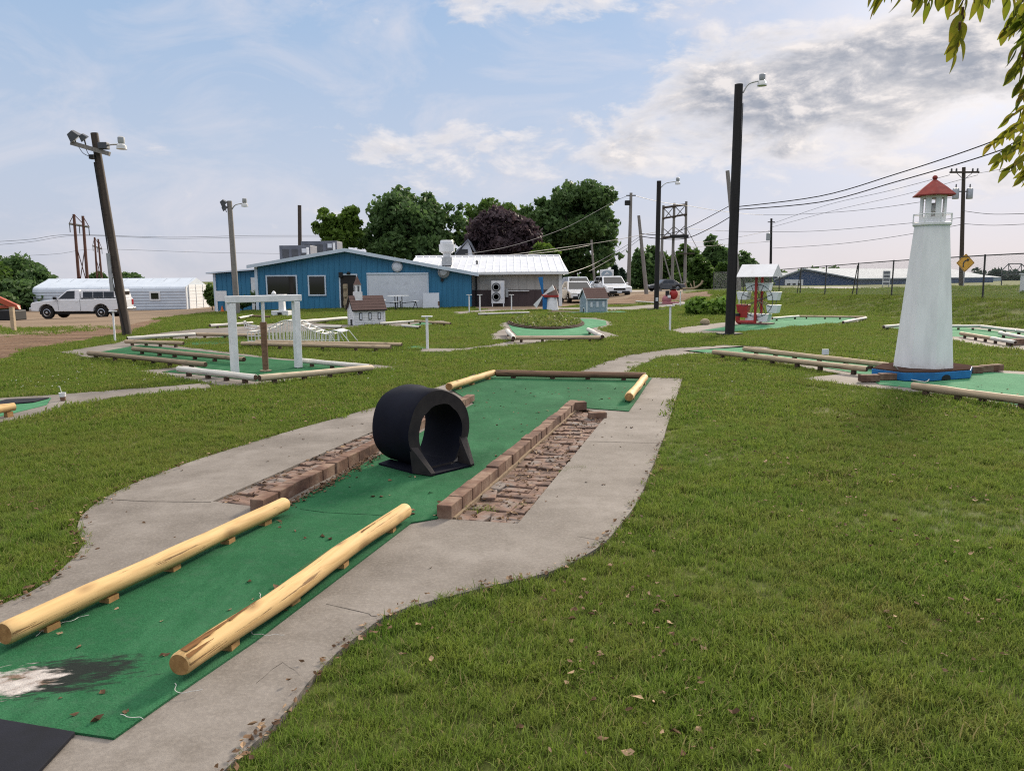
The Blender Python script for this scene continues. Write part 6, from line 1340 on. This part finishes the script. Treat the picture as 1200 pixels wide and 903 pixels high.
# ================================================================ GRASS
def clump(name,n,rad,h,w,dry=.06,seed=0):
    r_=np.random.default_rng(seed); V=[];F=[];MI=[]
    for i in range(n):
        a=r_.random()*6.283; q=rad*r_.random()**.5; x,y=q*math.cos(a),q*math.sin(a); hh=h*.86*(.55+.7*r_.random()); la=r_.random()*6.283; lean=hh*(.10+.85*r_.random()**1.4); ww=w*(.7+.6*r_.random()); pa=la+1.57+.6*(r_.random()-.5); px,py=math.cos(pa)*ww/2,math.sin(pa)*ww/2; o=len(V)
        for s,k in ((0,1),(.45,.9),(.8,.6)):
            cx,cy,cz=x+math.cos(la)*lean*s*s,y+math.sin(la)*lean*s*s,hh*(s-.22*s*s); V+=[(cx-px*k,cy-py*k,cz),(cx+px*k,cy+py*k,cz)]
        V.append((x+math.cos(la)*lean,y+math.sin(la)*lean,hh*.74)); F+=[(o,o+1,o+3,o+2),(o+2,o+3,o+5,o+4),(o+4,o+5,o+6)]; q_=r_.random(); MI+=[1 if q_<dry else 2 if q_<dry+.24 else 3 if q_<dry+.42 else 0]*3
    me=bpy.data.meshes.new(name); me.from_pydata(V,[],F); me.materials.append(M_BLADE); me.materials.append(M_DRY); me.materials.append(M_PALESHEEN); me.materials.append(M_DEEP); me.polygons.foreach_set('material_index',MI); return bpy.data.objects.new(name,me)
CL=[clump('grass_tuft',40,.055,.058,.0034,.05,1),clump('grass_tuft',40,.060,.046,.0036,.12,2),clump('grass_tuft',42,.050,.070,.0033,.04,3),clump('grass_tuft',30,.11,.060,.0075,.05,4),clump('grass_tuft',30,.12,.066,.0080,.08,5)]
def grass_points():
    P_,S_,K_=[],[],[]
    Hn=np.vectorize(H)
    def band(x0,x1,y0,y1,dens,scale,kinds,cond):
        n=int((x1-x0)*(y1-y0)*dens); x=rng.uniform(x0,x1,n); y=rng.uniform(y0,y1,n); ok=cond(x,y); x,y=x[ok],y[ok]
        keep=np.ones(len(x),bool)
        for p in EXCL:
            bb=(x>p[:,0].min()-.1)&(x<p[:,0].max()+.1)&(y>p[:,1].min()-.1)&(y<p[:,1].max()+.1)
            if bb.any(): i=np.where(bb&keep)[0]; keep[i[inside(x[i],y[i],p)]]=False
        x,y=x[keep],y[keep]; th=np.array([noise.noise(Vector((a*1.15,b*1.15,11)))+.5*noise.noise(Vector((a*4,b*4,5))) for a,b in zip(x,y)]) if len(x) else x; kk=rng.random(len(x))>np.clip((th-.2)*1.4,0,.33); x,y=x[kk],y[kk]; z=Hn(x,y) if len(x) else x
        P_.append(np.stack([x,y,z],1)); S_.append(scale*(.75+.5*rng.random(len(x)))); K_.append(rng.choice(kinds,len(x)))
    view=lambda x,y,m=1.0: np.abs(x)<y*.70+m
    band(-4,5,.6,4.5,620,1.0,[0,1,2],lambda x,y: view(x,y,1.2))
    band(-7,8,4.5,8.5,420,1.05,[0,1,2],lambda x,y: view(x,y))
    band(-12,13,8.5,14,190,1.0,[3,4],lambda x,y: view(x,y))
    band(-20,22,14,24,90,1.15,[3,4],lambda x,y: view(x,y)&(H_ok(x,y)))
    band(-30,23,24,46,40,1.45,[3,4],lambda x,y: view(x,y)&(H_ok(x,y)))
    band(8,22.3,46,72,20,2.0,[3,4],lambda x,y: view(x,y))
    for px,py,sp,n,sc_ in ((579,601,.05,7,.9),(664,552,.06,7,.8),(742,426,.05,6,.8),(20,388,.9,260,1.6),(-30,390,1.2,260,1.6),(50,386,.5,90,1.4),(612,596,.03,3,.6),(300,572,.04,3,.5)):
        c=G(px,py); x=c.x+rng.normal(0,sp*1.6,n); y=c.y+rng.normal(0,sp,n); P_.append(np.stack([x,y,np.array([H(a,b) for a,b in zip(x,y)])+.01],1)); S_.append(sc_*(.7+.5*rng.random(n))); K_.append(rng.choice([0,1] if sc_<1 else [3,4],n))
    return np.concatenate(P_),np.concatenate(S_),np.concatenate(K_)
def H_ok(x,y): return (x<22.2)&~((x<-10)&(y>44))&~((np.abs(x+8.5)<6.3)&(y>43.9))&~((x>-3)&(x<3.2)&(y>44.5))
gpnt,gsc,gk=grass_points()
me=bpy.data.meshes.new('grass'); me.vertices.add(len(gpnt)); me.vertices.foreach_set('co',gpnt.ravel())
big=np.array([noise.noise(Vector((p[0]*.9,p[1]*.9,2))) for p in gpnt]); gsc=gsc*(1+.5*big)
at_=me.attributes.new('scl','FLOAT','POINT'); at_.data.foreach_set('value',gsc.astype(np.float32))
at_=me.attributes.new('kind_index','INT','POINT'); at_.data.foreach_set('value',gk.astype(np.int32))
rot=np.stack([rng.normal(0,.12,len(gpnt)),rng.normal(0,.12,len(gpnt)),rng.random(len(gpnt))*6.283],1); at_=me.attributes.new('rot','FLOAT_VECTOR','POINT'); at_.data.foreach_set('vector',rot.astype(np.float32).ravel())
go=bpy.data.objects.new('grass',me); COL.objects.link(go); tag(go,'short mown grass blades covering the lawn','grass',kind='stuff')
ng=bpy.data.node_groups.new('grass_scatter','GeometryNodeTree'); ng.interface.new_socket('Geometry',in_out='INPUT',socket_type='NodeSocketGeometry'); ng.interface.new_socket('Geometry',in_out='OUTPUT',socket_type='NodeSocketGeometry')
N=ng.nodes; gi=N.new('NodeGroupInput'); gout=N.new('NodeGroupOutput'); jn=N.new('GeometryNodeJoinGeometry')
def attr(nm,ty): a=N.new('GeometryNodeInputNamedAttribute'); a.data_type=ty; a.inputs['Name'].default_value=nm; return next(o for o in a.outputs if o.enabled and o.name=='Attribute')
sA,rA,kA=attr('scl','FLOAT'),attr('rot','FLOAT_VECTOR'),attr('kind_index','INT')
for k,ob in enumerate(CL):
    oi=N.new('GeometryNodeObjectInfo'); oi.inputs['Object'].default_value=ob; oi.inputs['As Instance'].default_value=True
    cm=N.new('FunctionNodeCompare'); cm.data_type='INT'; cm.operation='EQUAL'; ins=[s for s in cm.inputs if s.type=='INT']; ng.links.new(kA,ins[0]); ins[1].default_value=k
    ip=N.new('GeometryNodeInstanceOnPoints'); e2=N.new('FunctionNodeEulerToRotation'); ng.links.new(rA,e2.inputs[0]); ng.links.new(gi.outputs[0],ip.inputs['Points']); ng.links.new(cm.outputs[0],ip.inputs['Selection']); ng.links.new(oi.outputs['Geometry'],ip.inputs['Instance']); ng.links.new(e2.outputs[0],ip.inputs['Rotation']); ng.links.new(sA,ip.inputs['Scale']); ng.links.new(ip.outputs[0],jn.inputs[0])
ng.links.new(jn.outputs[0],gout.inputs[0]); md=go.modifiers.new('scatter','NODES'); md.node_group=ng
print('grass points',len(gpnt))
# ---------------------------------------------------------------- litter and clover
def litter():
    V,F,MI=[],[],[]
    def lf(x,y,z,s,mi):
        a=rng.random()*6.283; c,s_=math.cos(a),math.sin(a); k=.35+.4*rng.random(); cu=s*(.15+.5*rng.random()); o=len(V)
        for u,v,w in ((-1-.3*rng.random(),.2*rng.random(),.35),(-.3,-k*(.5+rng.random()),cu*.6/s),(.4,-k*.8,cu/s*.9),(1,0,.3),(.35,k*.8,cu/s),(-.3,k,cu*.5/s),(0,0,.02)):
            V.append((x+s*(u*c-v*s_),y+s*(u*s_+v*c),z+s*(w*.6+.8*(rng.random()-.5))))
        for q in ((0,1,6),(1,2,6),(2,3,6),(3,4,6),(4,5,6),(5,0,6)): F.append(tuple(o+i for i in q)); MI.append(mi)
    felt=np.array([(q.x,q.y) for q in fo]); slab=np.array([(q.x,q.y) for q in slab_outer])
    n=620; x=rng.uniform(-3,3,n); y=rng.uniform(2.2,11,n); ok=inside(x,y,felt)
    for a,b in zip(x[ok],y[ok]): lf(a,b,.042,.008+.016*rng.random(),0 if rng.random()<.8 else 1)
    n=300; x=rng.uniform(-3,3,n); y=rng.uniform(1.4,11,n); ok=inside(x,y,slab)&~inside(x,y,felt)
    for a,b in zip(x[ok],y[ok]): lf(a,b,.032,.006+.012*rng.random(),0)
    for bed,n in ((bedR,560),(bedL,420)):
        pb=np.array([(q.x,q.y) for q in bed]); x=rng.uniform(pb[:,0].min(),pb[:,0].max(),n*4); y=rng.uniform(pb[:,1].min(),pb[:,1].max(),n*4); ok=np.where(inside(x,y,pb))[0][:n]
        for i in ok: lf(x[i],y[i],.020+.016*rng.random(),.008+.016*rng.random(),0 if rng.random()<.75 else 1)
    A,B=G(318,598,.04),G(440,530,.04)     # the drift against the left bricks
    for _ in range(420):
        q=A.lerp(B,rng.random()**.9); lf(q.x+abs(rng.normal(0,.05))+.02,q.y-abs(rng.normal(0,.03)),.043+.01*rng.random(),.007+.012*rng.random(),0)
    for chain,n in ((left,260),(right,240)):
        for _ in range(n):
            i=rng.integers(0,len(chain)-1); q=chain[i].lerp(chain[i+1],rng.random()); lf(q.x+rng.normal(0,.03),q.y+rng.normal(0,.03),.036+.012*rng.random(),.007+.014*rng.random(),0 if rng.random()<.7 else 1)
    n=9500; x=rng.uniform(-4,8,n); y=rng.uniform(1.6,11,n); cl_=np.array([noise.noise(Vector((a*1.1,b*1.1,5))) for a,b in zip(x,y)]); sel=cl_+rng.normal(0,.16,n)+.02*x>.20; x,y=x[sel],y[sel]; ok=~inside(x,y,slab)
    for a,b in zip(x[ok],y[ok]): lf(a,b,.030+.026*rng.random(),.008+.015*rng.random()**1.8,1 if rng.random()<.35 else 0)
    me=bpy.data.meshes.new('leaf_litter'); me.from_pydata(V,[],F); me.materials.append(LITTER); me.materials.append(LITTER2); me.polygons.foreach_set('material_index',MI); o=bpy.data.objects.new('leaf_litter',me); COL.objects.link(o); tag(o,'small dry fallen leaves on felt, concrete, brick beds and lawn','leaf litter',kind='stuff')
    m=MB(); 
    for _ in range(900):
        px=rng.uniform(0,1200); py=rng.uniform(372,470); q=G(px,py)
        if q.x>22 or noise.noise(Vector((q.x*.5,q.y*.35,7)))<.08: continue
        if any(inside(np.array([q.x]),np.array([q.y]),p)[0] for p in EXCL): continue
        s=.006+.005*rng.random(); m.ball((q.x,q.y,q.z+.045+.02*rng.random()),(s,s,s*.8),5,3)
    o=m.build('clover_blossoms',CLOVER); tag(o,'tiny white clover blossoms dotted over the lawn','clover',kind='stuff')
litter()
# ================================================================ SKY AND SUN
SUN_AZ,SUN_EL=R(32),R(24)
w=bpy.data.worlds.new('World'); sc.world=w; w.use_nodes=True
class WN(NT):
    def __init__(s,t): s.t=t; s.n=t.nodes
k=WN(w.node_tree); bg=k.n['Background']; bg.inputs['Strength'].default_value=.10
sky=k.new('ShaderNodeTexSky',sky_type='NISHITA'); sky.sun_disc=False; sky.sun_elevation=SUN_EL; sky.sun_rotation=SUN_AZ; sky.air_density=1.0; sky.dust_density=2.2; sky.ozone_density=2.0; sky.altitude=200
g=k.new('ShaderNodeTexCoord').outputs['Generated']; sp=k.new('ShaderNodeSeparateXYZ'); k.link(g,sp.inputs[0])
X,Y,Z=sp.outputs; zc2=k.math('MAXIMUM',Z,0.0)
den=k.math('ADD',zc2,.16); cb=k.new('ShaderNodeCombineXYZ'); k.link(k.math('DIVIDE',X,den),cb.inputs[0]); k.link(k.math('DIVIDE',Y,den),cb.inputs[1])
az=k.math('ARCTAN2',X,Y); el=k.math('ARCSINE',Z)
def blob(a0,e0,wa,we):
    u=k.math('DIVIDE',k.math('SUBTRACT',az,R(a0)),R(wa)); v=k.math('DIVIDE',k.math('SUBTRACT',el,R(e0)),R(we))
    return k.math('POWER',2.718,k.math('MULTIPLY',k.math('ADD',k.math('MULTIPLY',u,u),k.math('MULTIPLY',v,v)),-1))
def scaled(f,s): return k.math('MULTIPLY',f,s)
n1=k.noise(cb.outputs[0],1.35,9,.60,.35)
c3=k.new('ShaderNodeCombineXYZ'); k.link(k.math('MULTIPLY',az,4.6),c3.inputs[0]); k.link(k.math('MULTIPLY',el,9.5),c3.inputs[1])
n2=k.noise(c3.outputs[0],2.3,9,.62,.25)
c4=k.new('ShaderNodeVectorMath',operation='ADD'); k.link(c3.outputs[0],c4.inputs[0]); c4.inputs[1].default_value=(.05,.07,0); n2b=k.noise(c4.outputs[0],2.3,9,.62,.25)
rim=k.math('ADD',k.math('MULTIPLY',k.math('SUBTRACT',n2,n2b),5.0),.42,True)
bias=scaled(blob(20,12.0,11,3.8),.27)
for b,s in ((blob(7,20.0,15,2.2),.235),(blob(31,14,7,4),.20),(blob(-5,9.2,11,1.8),.105),(blob(12,9.2,6,1.6),.13),(blob(29,6.2,9,1.6),.08),(blob(15,13.5,4,1.8),.14),(blob(-35,15,24,10),-.24),(blob(4,14.5,9,2.8),-.14),(blob(20,18.3,9,1.6),-.16),(blob(15,5.0,14,2.0),-.10)): bias=k.math('ADD',bias,scaled(b,s))
dens=k.math('ADD',k.math('ADD',scaled(n1,.22),scaled(n2,.78)),bias)
dens=k.math('SUBTRACT',dens,k.math('MULTIPLY',k.math('SUBTRACT',1.0,k.math('MINIMUM',k.math('MULTIPLY',zc2,9),1.0)),.10))
alpha=k.ramp(dens,[(.50,(0,0,0)),(.60,(.55,.55,.55)),(.72,(.96,.96,.96))])
warm=blob(30,12,12,6)
cloud=k.ramp(dens,[(.50,(.56,.53,.57)),(.60,(.80,.75,.74)),(.68,(.60,.60,.64)),(.80,(.36,.40,.48)),(.95,(.30,.34,.42))])
cloud=k.mix(k.math('MULTIPLY',warm,k.ramp(dens,[(.60,(.65,.65,.65)),(.82,(.12,.12,.12))])),cloud,(.95,.90,.85))
n3=k.noise(c3.outputs[0],7.0,6,.65); cloud=k.mix(k.ramp(n3,[(.35,(0,0,0)),(.7,(.35,.35,.35))]),cloud,(.95,.88,.84))
skyc=k.mix(1.0,sky.outputs[0],(.92,.86,.98),'MULTIPLY')
grad=k.ramp(zc2,[(.0,(.465,.475,.53)),(.06,(.42,.46,.55)),(.14,(.39,.455,.565)),(.30,(.285,.40,.565)),(.5,(.20,.33,.58)),(1,(.16,.27,.50))])
SK=10.0
gs=k.mix(1.0,grad,(SK,SK,SK),'MULTIPLY'); skyc=k.mix(.93,skyc,gs)
hot=blob(30,14,8,5); skyc=k.mix(k.math('MULTIPLY',hot,.5),skyc,(10.2,9.4,8.8))
cloud=k.mix(k.math('MULTIPLY',rim,.75),cloud,(.95,.88,.84)); cloud=k.mix(k.math('MULTIPLY',k.math('SUBTRACT',1.0,rim),k.ramp(dens,[(.58,(0,0,0)),(.78,(.62,.62,.62))])),cloud,(.27,.30,.37)); cs=k.mix(1.0,cloud,(SK*.80,SK*.80,SK*.80),'MULTIPLY'); n5=k.noise(c3.outputs[0],1.1,7,.62,.8); skyc=k.mix(k.ramp(n5,[(.46,(0,0,0)),(.72,(.42,.42,.42))]),skyc,(6.6,6.1,6.2)); fin=k.mix(alpha,skyc,cs)
hi=k.ramp(k.math('ADD',Z,k.math('MULTIPLY',k.math('SUBTRACT',n1,.5),.35)),[(.42,(0,0,0)),(.75,(.9,.9,.9))]); fin=k.mix(hi,fin,(15.5,14.8,14.2)); k.link(fin,bg.inputs[0])  # bright cloud added overhead, above the frame, to lift light on the ground
sl=bpy.data.lights.new('sun','SUN'); sl.energy=4.4; sl.angle=R(10); sl.color=(1,.87,.70); so=bpy.data.objects.new('sun',sl); COL.objects.link(so)
sd=Vector((math.sin(SUN_AZ)*math.cos(SUN_EL),math.cos(SUN_AZ)*math.cos(SUN_EL),math.sin(SUN_EL))); so.rotation_euler=sd.to_track_quat('Z','Y').to_euler()
vs=sc.view_settings; vs.view_transform='Standard'; vs.look='None'; vs.exposure=0.42; vs.gamma=1; vs.use_curve_mapping=False
sc.render.engine='CYCLES'; cy=sc.cycles; cy.use_denoising=False; cy.use_adaptive_sampling=False; cy.max_bounces=6; cy.diffuse_bounces=3; cy.glossy_bounces=3; cy.transmission_bounces=4; cy.transparent_max_bounces=6; cy.sample_clamp_indirect=6; cy.caustics_reflective=False; cy.caustics_refractive=False
try: cy.denoiser='OPENIMAGEDENOISE'; cy.denoising_input_passes='RGB_ALBEDO_NORMAL'; cy.denoising_prefilter='ACCURATE'
except Exception: pass
sc.render.film_transparent=False; cy.filter_width=1.15
bpy.context.view_layer.update()
